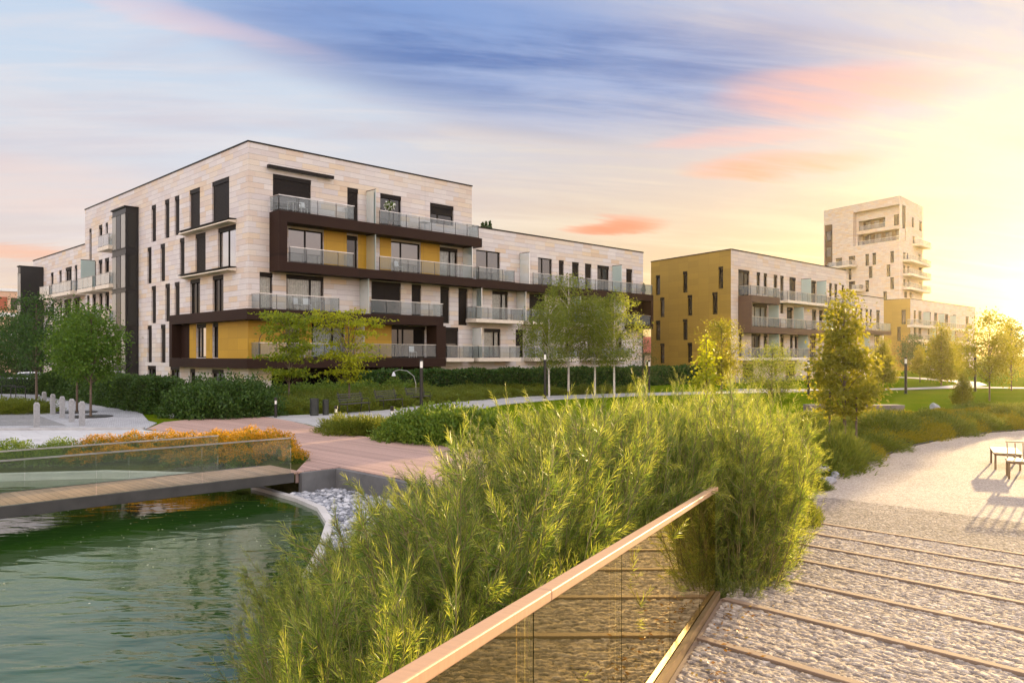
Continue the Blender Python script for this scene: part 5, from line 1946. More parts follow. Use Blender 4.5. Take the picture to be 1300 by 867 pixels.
for (x, y) in [(-8.7, 36.4), (-7.9, 37.4), (-7.1, 38.2), (-6.6, 39.6), (-6.0, 40.8), (-5.4, 42.0), (-4.9, 43.2), (-4.4, 44.4), (-3.7, 45.4), (-2.9, 46.6), (-2.0, 47.8), (-1.0, 49.0), (0.1, 50.6), (1.4, 52.0), (3.0, 53.2), (4.8, 54.4), (6.6, 55.4), (8.6, 56.4), (-9.4, 37.6), (-8.6, 39), (-7.8, 40.4), (-7.2, 42), (-6.4, 43.6), (-5.6, 45), (-4.6, 46.6), (-3.4, 48.2), (-2, 50), (-.4, 51.8), (1.4, 53.6)]:
    plant('meadow_shrub', BUSHL, i, x + wr.uniform(-.2, .2), y, 1.15, 'low olive green shrub along the back edge of the pale path', 'shrub', 'low shrubs along the pale path', sz=wr.uniform(.55, .8))
    i += 1
for (px, y, s, sz) in [(360, 42, 1.4, 1.6), (385, 43.5, 1.5, 1.5), (410, 45, 1.5, 1.6), (436, 46.5, 1.6, 1.6), (465, 48.5, 1.6, 1.5), (500, 51, 1.7, 1.6), (530, 54, 1.8, 1.6), (560, 56.5, 1.8, 1.7), (590, 59, 1.9, 1.6), (615, 61, 1.9, 1.7), (645, 63.5, 2.0, 1.7), (672, 66, 2.0, 1.6), (700, 68, 2.0, 1.7), (730, 70, 2.1, 1.8), (760, 72, 2.1, 1.8), (790, 74, 2.1, 1.7), (815, 76, 2.1, 1.8)]:
    plant('leafy_shrub', BUSHM, i, (px - 650) / 1000 * y, y, s * .85, 'mid green leafy shrub in front of the ground floor windows', 'shrub', 'leafy shrubs before the ground floor', sz=sz * .8)
    i += 1
for (px, y, s, sz) in [(442, 26.2, .85, .8), (458, 26.4, .9, .75), (474, 26.8, .85, .7), (430, 26.9, .8, .7), (488, 27.4, .8, .6)]:
    plant('juniper_shrub', BUSHL, i, (px - 650) / 1000 * y, y, s, 'low feathery juniper on the bed between deck and benches', 'shrub', 'low junipers between deck and benches', sz=sz)
    i += 1
for (px, y, s, sz) in [(512, 24.6, .95, .95), (535, 24.2, 1.1, 1.15), (560, 23.8, 1.1, 1.15), (585, 23.6, 1.1, 1.2), (545, 25.6, 1.2, 1.2), (575, 25.4, 1.2, 1.25), (610, 24, 1.1, 1.2)]:
    plant('rounded_bush', BUSHG, i, (px - 650) / 1000 * y, y, s, 'rounded fresh green bush at the edge of the deck behind the willows', 'bush', 'rounded bushes behind the willows', sz=sz)
    i += 1
for (px, y) in [(6, 35.5), (20, 36), (34, 35.6), (46, 36.6), (-8, 36.5), (26, 37.6), (8, 38.2)]:
    plant('juniper_shrub', BUSHL, i, (px - 650) / 1000 * y, y, 1.0, 'low dark juniper in the planting bed behind the granite bollards', 'shrub', 'junipers behind the bollards', sz=.75)
    i += 1

# planting bed along the gravel path
cr = random.Random(8)
gp = [np.array(p) for p in GRAVEL[0:11]]
for k in range(len(gp) - 1):
    a, b_ = gp[k], gp[k + 1]
    L = np.hypot(*(b_ - a))
    nrm = np.array([-(b_ - a)[1], (b_ - a)[0]]) / L
    for rowi in range(5):
        nn = max(1, int(L / 1.05))
        for q in range(nn):
            t_ = (q + cr.uniform(.1, .9)) / nn
            p = a + (b_ - a) * t_ + nrm * (.75 + rowi * 1.1 + cr.uniform(-.25, .25))
            px = 650 + 1000 * p[0] / p[1]
            if px < 1012 or px > 1330:
                continue
            s = cr.uniform(.75, 1.15)
            dist = '' 
            plant('bed_shrub', COVER if cr.random() < .72 else BUSHL, i, p[0], p[1], s * (1 if cr.random() < .8 else 1.2) * .95, 'low backlit shrub in the planting bed edging the gravel path', 'shrub', 'low shrubs edging the gravel path', sz=s * cr.uniform(.7, 1.1) * (1.0 - .12 * rowi))
            i += 1
plant('dome_shrub', BUSHL, 1, 8.1, 20.15, .95, 'spiky dome shaped shrub at the gravel path, below the staked tree', 'shrub', None, sz=1.45)
for (px, y, s, sz) in [(1022, 17.3, .5, .5), (1033, 17.2, .42, .4), (1015, 13.5, .35, .65), (1008, 13.2, .4, .7), (1022, 13.9, .3, .55)]:
    plant('grass_tuft', BUSHL, i, (px - 650) / 1000 * y, y, s, 'bright tuft at the corner of the willow clump by the gravel', 'grass tuft', 'bright tufts at the gravel corner', sz=sz)
    i += 1


# ------------------------------------------------------------------ trees
def tree_mesh(seed, H, zc, prof, R, ncl, per, leaf, lmat, bark, tr=.07, sig=.28, wl=.6, flat=1.0, droop=.15, limbs=26, hole=.0, lean=0.0, up=.2):
    """trunk with limbs, crown of leaf clumps; zc = where the crown starts, prof(t) = outline"""
    r = np.random.RandomState(seed)
    t = np.linspace(0, 1, 9)
    tp = np.stack([lean * t ** 2 + .02 * np.sin(t * 5 + seed) * H * .12, .02 * np.cos(t * 4 + seed) * H * .12, t * H * .93], -1)
    Vt, Ft = tubes_arrays(tp[None], (tr * (1 - .86 * t) + .008)[None], 8)
    cl = []
    while len(cl) < ncl:
        u = r.uniform(0, 1)
        rmax = prof(u)
        if r.uniform() > (rmax ** 1.2) + .05:
            continue
        a = r.uniform(0, 2 * PI)
        rr = R * rmax * math.sqrt(r.uniform(.04, 1)) * r.uniform(.85, 1.1)
        p = np.array([rr * math.cos(a), rr * math.sin(a), zc + u * (H - zc)])
        if hole and math.sin(p[0] * 2.9 + seed) * math.sin(p[1] * 2.7 + 1.3 * seed) * math.sin(p[2] * 3.3) > 1 - hole:
            continue
        cl.append(p)
    cl = np.array(cl)
    cx = np.interp(cl[:, 2], tp[:, 2], tp[:, 0])
    cl[:, 0] += cx
    # limbs to some of the clumps
    sel = r.choice(ncl, min(limbs, ncl), replace=False)
    k = np.linspace(0, 1, 6)
    z0 = np.maximum(zc * .85, cl[sel, 2] - np.hypot(cl[sel, 0], cl[sel, 1]) * 1.0 - .1)
    z0 = np.minimum(z0, H * .88)
    st = np.stack([np.interp(z0, tp[:, 2], tp[:, 0]), np.interp(z0, tp[:, 2], tp[:, 1]), z0], -1)
    lp = st[:, None, :] + (cl[sel] - st)[:, None, :] * k[None, :, None]
    lp[..., 2] += (np.sin(k * PI) * .10)[None, :] * np.linalg.norm(cl[sel] - st, axis=1)[:, None]
    lr = (tr * .38 * (1 - .85 * k))[None, :] * r.uniform(.5, 1, (len(sel), 1)) + .003
    Vl, Fl = tubes_arrays(lp, lr, 5)
    s = np.repeat(np.arange(ncl), per)
    sg = sig * r.uniform(.6, 1.3, ncl)[s][:, None]
    off = r.normal(size=(len(s), 3)) * sg * np.array([1, 1, .62 * flat])
    P = cl[s] + off
    D_ = unit(off) * .6 + r.normal(size=off.shape) * .7 + np.array([0, 0, up - droop])
    L = leaf * r.uniform(.6, 1.3, len(s))
    V, F = leaf_arrays(r, P, D_, L, L * wl, droop=droop, wide=.5)
    return mesh_of('trunk', [(Vt, Ft, bark), (Vl, Fl, bark)]), mesh_of('crown', [(V, F, lmat)])


def put_tree(name, proto, x, y, s, label, cat='tree', group=None, rz=None, z=None, sxy=None):
    zz = float(height(np.array([x]), np.array([y]))[0]) if z is None else z
    e = empty(name, (x, y, zz - .03), wr.uniform(0, 6.28) if rz is None else rz)
    e.scale = (sxy or s, sxy or s, s)
    link('trunk', proto[0], e)
    link('crown', proto[1], e)
    tag(e, label, cat, group)
    return e


oval = lambda u: max(0.0, math.sin(PI * min(1, (u * .92 + .06)) ** .85)) ** .7
egg = lambda u: max(.05, (1 - u) ** .75 * min(1, .45 + u * 3.2))
round_ = lambda u: max(.05, math.sqrt(max(0, 1 - (2 * u - .95) ** 2)))
cone = lambda u: max(.04, (1 - u) ** .9 * min(1, .5 + u * 4))
umb = lambda u: .55 + .45 * u if u < .85 else 1 - (u - .85) * 2.0
X = lambda px, y: (px - 650) / 1000 * y

BIRCH = [tree_mesh(301, 7.2, 2.3, round_, 2.0, 150, 60, .125, LF_BIRCH, PALEBARK, .075, .30, .62), tree_mesh(302, 7.6, 2.4, oval, 1.8, 140, 60, .125, LF_BIRCH, PALEBARK, .07, .30, .62)]
for (px, y, s, lab) in [(697, 50, .86, 'pale stemmed birch beside the dark lamp post, first of the row'), (722, 53, 1.12, 'tallest birch of the row, with a pointed top above the others'), (755, 52, .92, 'pale stemmed birch in the middle of the row before the wing'), (780, 50.5, .93, 'round crowned birch at the end of the row by the ochre end wall')]:
    put_tree('birch_tree', BIRCH[1 if s > 1 else 0], X(px, y), y, s, lab, group='birches in a row before the apartment wing')
PINE = tree_mesh(310, 5.2, .8, cone, 1.5, 60, 50, .16, LF_DARK, DARKBARK, .07, .3, .18)
put_tree('conifer_tree', PINE, X(816, 58), 58, .92, 'small dark conifer in the gap between the birches and the ochre end wall')
LF_LOCSH = leaf_mat('olive_spray_leaves', (.05, .09, .006), (.13, .18, .010), (.26, .28, .012), .44, (.42, .48, .02))
LOC = [tree_mesh(320, 5.2, 1.5, umb, 1.6, 56, 84, .17, LF_LOCSH, BARK, .05, .30, .5, flat=.26, limbs=36, hole=.3), tree_mesh(321, 5.1, 1.4, umb, 1.95, 60, 70, .17, LF_LOCUST, BARK, .05, .32, .5, flat=.26, limbs=40, hole=.3)]
put_tree('honey_locust_tree', LOC[0], X(367, 38.5), 38.5, .94, 'slender layered tree with olive green sprays under the building corner')
put_tree('honey_locust_tree', LOC[1], X(443, 40), 40, .96, 'bright yellow green tree before the brown balcony frame')
MAPLE = [tree_mesh(330, 5.2, 1.25, egg, 1.30, 170, 48, .125, LF_MAPLE, BARK, .055, .22, .75, hole=.25), tree_mesh(331, 5.0, .5, cone, 1.6, 170, 50, .14, LF_MAPLE, BARK, .06, .25, .7, hole=.2)]
put_tree('young_tree', MAPLE[0], X(1072, 24.6), 24.6, .93, 'young staked tree with an egg shaped crown standing in the bed beside the gravel path')
for (dx_, dy_) in ((-.5, -.1), (.22, -.35), (.45, .2)):
    x, y = X(1072, 24.6) + dx_, 24.6 + dy_
    mb = MB()
    mb.tube([(x, y, -.4), (x, y, .75), (x + .01, y, 1.5)], [.03, .03, .026], 8)
    o = mb.build('tree_stake', BARK)
    tag(o, 'thin wooden stake beside the trunk of the young egg crowned tree', 'stake', 'stakes round the young tree')
BROAD = [tree_mesh(340, 5.0, 1.0, oval, 1.25, 120, 60, .11, LF_MAPLE, BARK, .06, .28, .6), tree_mesh(341, 5.6, 1.7, round_, 1.7, 120, 60, .13, LF_DARK, BARK, .06, .3, .6), tree_mesh(342, 5.2, .6, oval, 1.9, 130, 60, .13, LF_BIRCH, BARK, .06, .34, .5)]
put_tree('columnar_tree', BROAD[0], X(916, 45), 45, .98, 'narrow feathery tree before the ochre end wall near its corner')
YEL = tree_mesh(345, 4.6, 1.2, cone, .75, 36, 26, .17, LF_LOCUST, BARK, .03, .16, .75)
put_tree('yellow_sapling', YEL, X(897, 37), 37, .88, 'thin sapling with bright yellow leaves rising out of the willow tops')
put_tree('spreading_bush_tree', BROAD[2], X(980, 44), 44, .62, 'broad low tree hiding the ground floor below the second building balconies', sxy=.9)
for (px, y, s, k, lab) in [(1121, 66, .85, 1, 'dim backlit tree behind the lawn beside the second building end'), (1195, 70, 1.12, 1, 'cone shaped backlit tree in front of the low building by the tower'),
                           (1168, 78, .7, 0, 'small backlit tree on the mound between lamp post and cone shaped tree'), (1214, 86, .85, 0, 'far backlit tree behind the cone shaped one')]:
    put_tree('lawn_tree', MAPLE[k], X(px, y), y, s, lab)
SUNT = tree_mesh(350, 6.0, 1.4, oval, 1.9, 110, 52, .14, LF_MAPLE, BARK, .05, .3, .7, hole=.35)
put_tree('lawn_tree', SUNT, X(1256, 46), 46, .86, 'loose open tree standing against the setting sun')
put_tree('lawn_tree', MAPLE[1], X(1222, 40), 40, .38, 'tiny cone of a sapling on the lawn before the far path')
put_tree('lawn_tree', SUNT, X(1284, 60), 60, .9, 'hazy tree deepest in the glare of the sun')
for (px, y, s, k, lab, nm) in [(115.5, 33.6, .97, 0, 'young street tree over a dark round grate, nearer the bollards', 'street_tree'), (97.5, 36.2, .98, 1, 'young street tree close behind the other one by the bollards', 'street_tree')]:
    pr = tree_mesh(360 + k, 5.0, 1.75, oval, 1.3, 125, 70, .12, LF_STREET, BARK, .05, .27, .6)
    put_tree(nm, pr, X(px, y), y, s, lab)
for (px, y, s, lab) in [(46, 47.5, 1.15, 'dense dark tree before the lower glazed bay'), (20, 56, 1.0, 'dark tree standing before the peach block, by the white car'), (-2, 50, .8, 'dark tree cut by the edge of view past the parked cars')]:
    put_tree('dense_tree', BROAD[1], X(px, y), y, s, lab)
FAR = [tree_mesh(370, 8, 1, oval, 3.0, 90, 60, .28, LF_DARK, DARKBARK, .1, .6, .6)]
for (x, y, s) in [(6, 96, .55), (24, 112, .7), (30, 118, .7), (95, 150, 1.0), (108, 152, 1.1), (122, 160, 1.2), (60, 118, .7), (66, 122, .65), (78, 112, .6)]:
    put_tree('far_tree', FAR[0], x, y, s, 'far dark tree showing behind the apartment buildings', group='far trees behind the buildings')
# ================================================================== footbridge
def vec2(p):
    return np.array(p, float)


bn0 = vec2((-4.9, 17.55))                      # near edge at the deck end
dirb = -DR                                     # the bridge runs away to the west
bw = 1.5
bridge = empty('footbridge', (float(bn0[0]), float(bn0[1]), 0.0), TH + PI)
# local x runs along the bridge away from the deck, local y = towards the camera side is +? (checked by the width below)
tag(bridge, 'narrow timber footbridge with clear glass railings crossing the pond', 'footbridge')
LB = 26.0
mb = MB()
mb.box((-.25, -bw, -.035), (LB, 0, .0))
mb.build('deck', board_mat("footbridge_boards", (.44, .275, .185), .135, 0.0), bridge)
mb = MB()
mb.box((.0, .003, -.20), (LB, .09, .004))
mb.build('edge_beam', DARKCONC, bridge)
mb = MB()
mb.box((.0, -bw - .09, -.20), (LB, -bw - .003, .004))
mb.build('edge_beam', DARKCONC, bridge)
mb = MB()
mb.box((.3, -bw + .1, -.24), (LB, -.1, -.04))
mb.build('underside', DARKCONC, bridge)
for k, x in enumerate((6.5, 13.0, 19.5)):
    mb = MB()
    mb.box((x, -bw + .25, -1.5), (x + .3, -.25, -.242))
    mb.build('pier', DARKCONC, bridge)
for y0, xs in ((.045, .05), (-bw - .045, 1.0)):
    rl = MB()
    rl.box((xs, y0 - .022, .775), (LB, y0 + .022, .80))
    ro = rl.build('bridge_railing', METAL, bridge)
    n = 13
    for i in range(n):
        a = xs + (LB - xs) * i / n + .008
        b_ = xs + (LB - xs) * (i + 1) / n - .008
        g = MB()
        g.box((a, y0 - .008, .006), (b_, y0 + .008, .774))
        g.build('glass_panel', BRIDGEGLASS, ro)

# ================================================================== glass railing of the ramp
d_r = np.array([.41, 1.0]) / math.hypot(.41, 1.0)
ang_r = math.atan2(d_r[1], d_r[0])
p_end = vec2((2.03, 7.9))
slope = -.0745 * float(d_r @ DR)
LR = 9.5
rail_o = empty('glass_railing', (2.03, 7.9, .19), ang_r)
tag(rail_o, 'glass railing with a flat timber handrail going down beside the stone ramp', 'railing')
# local x = along the railing, pointing away from the camera; so it runs from -LR to 0
zl = lambda x: slope * x
WOODRAIL = board_mat("warm_wood_handrail", (.55, .33, .19), 97.0, 0.0, .42, joint=-1.0)


def slanted(mb, x0, x1, y0, y1, z0, z1, m=0):
    mb.hexa([(x0, y0, zl(x0) + z0), (x1, y0, zl(x1) + z0), (x1, y1, zl(x1) + z0), (x0, y1, zl(x0) + z0), (x0, y0, zl(x0) + z1), (x1, y0, zl(x1) + z1), (x1, y1, zl(x1) + z1), (x0, y1, zl(x0) + z1)], m)


cuts = [0.0, -1.0, -2.35, -3.75, -5.15, -6.6, -8.1, -9.5]
for i, (b_, a) in enumerate(zip(cuts, cuts[1:])):
    g = MB()
    slanted(g, a + .006, b_ - .006, -.009, .009, .03, 1.062)
    g.build('glass_panel', RAILGLASS, rail_o)
hcuts = [.03, -1.2, -2.4, -5.0, -7.6, -9.5]
for b_, a in zip(hcuts, hcuts[1:]):
    g = MB()
    slanted(g, a + .002, b_ - .002, -.034, .034, 1.055, 1.10)
    g.build('handrail', WOODRAIL, rail_o, bev=.006)
for (y0, y1) in ((-.055, -.014), (.014, .055)):
    g = MB()
    slanted(g, -LR, .02, y0, y1, -.09, .055)
    g.build('base_channel', plain("brass_toned_channel", (.26, .17, .085), .5, .5, var=.15), rail_o)
g = MB()
slanted(g, -LR, .02, -.30 + .18, -.06, -.40, -.015)
g.build('side_board', TIMBER, rail_o)

# ================================================================== granite bollards
GRANITE = plain("light_granite", (.27, .265, .26), .8, var=.2, scale=14, bmp=.25, bscale=60)
boll = [(46.5, 543, 'single square granite bollard standing apart from the row'), (56, 522, 'granite bollard at the far end of the row, behind the others'), (67, 526.5, 'second granite bollard from the far end of the row'), (79, 531, 'middle granite bollard of the row of five'), (91, 536, 'second granite bollard from the near corner of the row'), (104, 540.8, 'granite bollard at the near corner of the row, by the grate')]
proto = None
for (px, py, lab) in boll:
    x, y = G(px, py)
    if proto is None:
        proto = empty('granite_bollard', (x, y, 0), TH)
        mb = MB()
        w = .085
        mb.hexa([(-w, -w, 0), (w, -w, 0), (w, w, 0), (-w, w, 0), (-w, -w, .85), (w, -w, .85), (w, w, .85), (-w, w, .85)])
        mb.build('shaft', GRANITE, proto, bev=.008)
        mb = MB()
        w2_ = .05
        mb.hexa([(-w, -w, .853), (w, -w, .853), (w, w, .853), (-w, w, .853), (-w2_, -w2_, .925), (w2_, -w2_, .925), (w2_, w2_, .925), (-w2_, w2_, .925)])
        mb.build('cap', GRANITE, proto, bev=.008)
        o = proto
    else:
        o = copy_tree(proto)
        o.location = (x, y, 0)
    tag(o, lab, 'bollard', 'granite bollards by the paving')
# tree grates
for (px, y, lab) in [(115.5, 33.6, 'dark round tree grate nearer the bollards'), (97.5, 36.2, 'dark round tree grate under the farther street tree')]:
    x = X(px, y)
    mb = MB()
    mb.lathe([(.85, .0), (.85, .03), (.80, .036), (.16, .036), (.16, .02)], 28)
    for k in range(12):
        a = k * PI / 6
        mb.box((.2, -.012, .036), (.78, .012, .044)) if False else None
    o = mb.build('tree_grate', DARKMETAL)
    o.location = (x, y, .012)
    tag(o, lab, 'tree grate')


# ================================================================== lamp posts
LAMPG = plain("frosted_lamp_glass", (.75, .72, .64), .3, var=.05)


def lamp(px, y, h, lab, r=.062):
    x = X(px, y)
    z = float(height(np.array([x]), np.array([y]))[0])
    e = empty('lamp_post', (x, y, z))
    mb = MB()
    mb.lathe([(r * 1.6, 0), (r * 1.6, .02), (r, .03), (r, h - .42)], 16)
    mb.build('post', DARKMETAL, e, smooth=False)
    mb = MB()
    mb.lathe([(r * .82, h - .418), (r * .82, h - .10)], 16)
    mb.build('lamp_head', LAMPG, e)
    mb = MB()
    mb.lathe([(r * 1.02, h - .098), (r * 1.02, h - .01), (r * .8, h)], 16)
    mb.build('lamp_cap', DARKMETAL, e)
    tag(e, lab, 'street lamp', 'slim dark lamp posts in the park')


lamp(535, 38.2, 2.45, 'slim dark lamp post beside the park benches', .085)
lamp(692, 48, 2.8, 'slim dark lamp post beside the first birch', .085)
lamp(824, 56, 2.3, 'slim dark lamp post at the gap before the ochre end wall', .08)
lamp(1026.5, 52, 2.3, 'slim dark lamp post half hidden by the staked tree', .085)
lamp(1150, 54.5, 2.5, 'slim dark lamp post on the lawn below the tower', .09)
lamp(1238, 58, 3.6, 'tall lamp post with a lit looking head in front of the loose tree', .085)


def small_light(px, y, h, lab, z=None):
    x = X(px, y)
    zz = float(height(np.array([x]), np.array([y]))[0]) if z is None else z
    e = empty('bollard_light', (x, y, zz))
    mb = MB()
    mb.lathe([(.06, 0), (.06, h * .678)], 14)
    mb.build('post', DARKMETAL, e)
    mb = MB()
    mb.lathe([(.042, h * .68), (.042, h * .86)], 14)
    mb.build('lamp_head', LAMPG, e)
    mb = MB()
    mb.lathe([(.064, h * .862), (.064, h), (.05, h + .01)], 14)
    mb.build('lamp_cap', DARKMETAL, e)
    tag(e, lab, 'garden light', 'short black garden lights')


small_light(350, 33.2, .85, 'short black garden light in front of the dark corner bushes')
small_light(498, 25.7, .95, 'short black garden light between juniper and rounded bush')
small_light(426.5, 29.2, .75, 'short black garden light near the two dark bins')

# arching lamp with a white cone shade before the ground floor
e = empty('arc_lamp', (X(528, 45), 45, .2))
mb = MB()
pts = [(0, 0, 0), (0, 0, .8), (-.12, 0, 1.25), (-.5, 0, 1.55), (-.95, 0, 1.62), (-1.25, 0, 1.52)]
mb.tube(pts, .014, 8)
mb.build('arm', METAL, e)
mb = MB()
mb.lathe([(.12, 1.26), (.08, 1.40), (.025, 1.50)], 16, (-1.27, 0, 0))
mb.build('lamp_shade', plain("white_lamp_shade", (.55, .56, .58), .5, var=.04), e)
tag(e, 'arching garden lamp with a white cone shade above the sloping bed', 'garden lamp')

# ================================================================== bins
BIN = plain("dark_bin_metal", (.030, .032, .028), .5, .3, var=.3)
for (px, y, lab, h, r) in [(399, 34.3, 'dark round litter bin, the wider of the pair', .74, .19), (413.5, 34.6, 'dark round post beside the litter bin, the narrower of the pair', .68, .135)]:
    e = empty('litter_bin', (X(px, y), y, .016))
    mb = MB()
    mb.lathe([(r * .93, 0), (r, .04), (r, h - .06), (r * 1.04, h - .055), (r * 1.04, h - .01), (r * .9, h)], 22)
    mb.build('body', BIN, e)
    mb = MB()
    mb.lathe([(r * .55, h + .001), (r * .55, h + .008)], 18)
    mb.build('opening', BLACKCLAD, e)
    tag(e, lab, 'bin')

# ================================================================== park benches beyond the deck
BENCHW = plain("dark_bench_slats", (.04, .035, .03), .6, var=.25)


def park_bench(L=1.75):
    e = empty('park_bench', (0, 0, 0))
    for y in (0.0, .105, .21, .315):
        pass
    mb = MB()
    for k in range(5):
        mb.box((-L / 2, .02 + k * .088, .43), (L / 2, .02 + k * .088 + .07, .46))
    mb.build('seat', BENCHW, e)
    mb = MB()
    for k in range(4):
        y0 = .46 + k * .028
        z0 = .54 + k * .10
        mb.hexa([(-L / 2, y0, z0), (L / 2, y0, z0), (L / 2, y0 + .025, z0 + .005), (-L / 2, y0 + .025, z0 + .005), (-L / 2, y0 + .01, z0 + .035), (L / 2, y0 + .01, z0 + .035), (L / 2, y0 + .035, z0 + .04), (-L / 2, y0 + .035, z0 + .04)])
    mb.build('backrest', BENCHW, e)
    for sx_ in (-1, 1):
        x = sx_ * (L / 2 - .12)
        mb = MB()
        mb.tube([(x, .02, 0), (x, .06, .40), (x, .09, .425), (x, .43, .425), (x, .47, .5), (x, .60, .96)], .022, 8)
        mb.tube([(x, .56, 0), (x, .46, .43)], .022, 8)
        mb.tube([(x, .07, .42), (x, .05, .60), (x, .10, .64), (x, .48, .62)], .016, 8)
        mb.build('side_frame', DARKMETAL, e)
    return e


bench = park_bench()
bdir = math.atan2(6.0, 3.25)
for k, (px, y, lab) in enumerate([(456, 35.6, 'dark slatted bench nearest the bins, first of three in a row'), (500, 38.6, 'dark slatted bench in the middle of the row of three'), (537, 41.8, 'dark slatted bench behind the lamp post, last of the row of three')]):
    o = bench if k == 0 else copy_tree(bench)
    o.location = (X(px, y), y, .016)
    o.rotation_euler = (0, 0, bdir)
    tag(o, lab, 'bench', 'park benches along the pale path')

# ================================================================== benches on the gravel
BENWOOD = plain("warm_weathered_wood", (.27, .19, .11), .55, var=.2, scale=5)
BENLEG = plain("bronze_bench_frame", (.20, .135, .07), .4, .5)


def flat_bench(name, loc, rz, L, lab, back=False, Wd=.52):
    """slatted seat on four plain legs; BACK adds an open framed backrest along the middle"""
    e = empty(name, loc, rz)
    for k in range(4):
        mb = MB()
        mb.box((0, k * Wd / 4 + .008, .40), (L, (k + 1) * Wd / 4 - .008, .435))
        mb.build('seat_slat', BENWOOD, e, bev=.004)
    mb = MB()
    for y in (.03, Wd - .07):
        mb.box((.02, y, .36), (L - .02, y + .04, .398))
    for x in (.02, L - .06):
        mb.box((x, .072, .362), (x + .04, Wd - .072, .396))
    mb.build('seat_frame', BENLEG, e)
    for x in (.02, L - .065):
        for y in (.02, Wd - .065):
            mb = MB()
            mb.box((x, y, 0), (x + .045, y + .045, .359))
            mb.build('leg', BENLEG, e)
    if back:
        y0 = Wd - .06
        mb = MB()
        n = int(L / .16)
        for k in range(n + 1):
            x = .04 + (L - .10) * k / n
            mb.hexa([(x, y0, .437), (x + .028, y0, .437), (x + .028, y0 + .028, .437), (x, y0 + .028, .437), (x, y0 + .12, .80), (x + .028, y0 + .12, .80), (x + .028, y0 + .148, .80), (x, y0 + .148, .80)])
        mb.build('backrest', BENWOOD, e)
        mb = MB()
        mb.box((.02, y0 + .112, .803), (L - .02, y0 + .162, .835))
        mb.build('top_rail', BENWOOD, e, bev=.004)
    tag(e, lab, 'bench')
    return e


zg = -.298
b0 = G(1261.5, 596, zg)
a0_ = G(1273.5, 604, zg)
b1 = G(1277, 607.5, zg)
rzb = math.atan2(a0_[1] - b0[1], a0_[0] - b0[0])
flat_bench('slatted_bench', (b0[0], b0[1], zg), TH - rad(90) + rad(18), .62, 'slatted wooden bench without a back at the end of the gravel seat group', Wd=1.5)
flat_bench('slatted_bench', (b1[0], b1[1] - .05, zg), TH - rad(90) + rad(18), 1.9, 'slatted wooden bench with an open barred backrest on the gravel', back=True, Wd=.62)

# ================================================================== concrete blocks, rocks
SEATC = plain('brown_grey_concrete', (.15, .125, .105), .9, var=.25, scale=2, bmp=.3)
for (px, y, w, lab) in [(1124, 35.6, 1.5, 'long concrete block seat on the lawn past the staked tree'), (1036, 35.8, .95, 'shorter concrete block seat half hidden by the staked tree')]:
    x = X(px, y)
    z = float(height(np.array([x]), np.array([y]))[0])
    mb = MB()
    mb.hexa([(-w / 2 + .04, -.3, -.1), (w / 2 - .08, -.3, -.1), (w / 2 - .08, .3, -.1), (-w / 2 + .04, .3, -.1), (-w / 2, -.32, .40), (w / 2, -.32, .40), (w / 2, .32, .40), (-w / 2, .32, .40)])
    o = mb.build('concrete_seat', SEATC, bev=.02)
    o.location = (x, y, z)
    o.rotation_euler = (0, 0, rad(6))
    tag(o, lab, 'seat')


def rock(seed, x, y, z, sx_, sy_, sz_, lab, name='rock'):
    r = np.random.RandomState(seed)
    bm2 = bmesh.new()
    bmesh.ops.create_icosphere(bm2, subdivisions=3, radius=1)
    for v in bm2.verts:
        d = np.array(v.co)
        k = 1.0
        for j in range(6):
            n = unit(r.normal(size=3)) if False else None
        v.co = Vector(d)
    pl = [(unit(r.normal(size=3)), r.uniform(.62, .9)) for _ in range(11)]
    for v in bm2.verts:
        d = np.array(v.co)
        for n, h in pl:
            e_ = d @ n - h
            if e_ > 0:
                d = d - n * e_
        d = d * (1 + .03 * math.sin(d[0] * 9 + seed) * math.cos(d[1] * 8))
        v.co = Vector((d[0] * sx_, d[1] * sy_, d[2] * sz_))
    me = bpy.data.meshes.new(name)
    bm2.to_mesh(me)
    bm2.free()
    me.materials.append(ROCKM)
    o = link(name, me)
    o.location = (x, y, z)
    o.rotation_euler = (0, 0, r.uniform(0, 6))
    tag(o, lab, 'rock')


ROCKM = plain("grey_fieldstone", (.30, .29, .30), .85, var=.35, scale=5, bmp=.5, bscale=25)
x, y = G(1049, 613, -.3)
rock(1, x, y, -.26, .24, .17, .15, 'angular grey rock at the tip of the planting bed by the gravel')
x, y = G(1060, 606.5, -.3)
rock(2, x, y, -.24, .11, .09, .10, 'small rounded stone just behind the angular grey rock')
x, y = G(1044, 594, -.1)
rock(3, x, y, -.12, .26, .2, .10, 'flat pale stone lying under the shrubs beside the willow')
x, y = G(1187, 520, -.05)
rock(4, x, y, .05, .30, .26, .26, 'round grey boulder standing in the planting bed past the block seats')
for k, (px, py, s) in enumerate([(204, 525, .30), (212, 528, .36), (221, 530.5, .30)]):
    x, y = G(px, py)
    rock(5 + k, x, y, .05, s, s * .8, s * .45, ['pale rock in the verge at the hedge end, farthest of three', 'pale rock in the verge, middle of three by the hedge end', 'pale rock in the verge beside the big corner bush'][k])


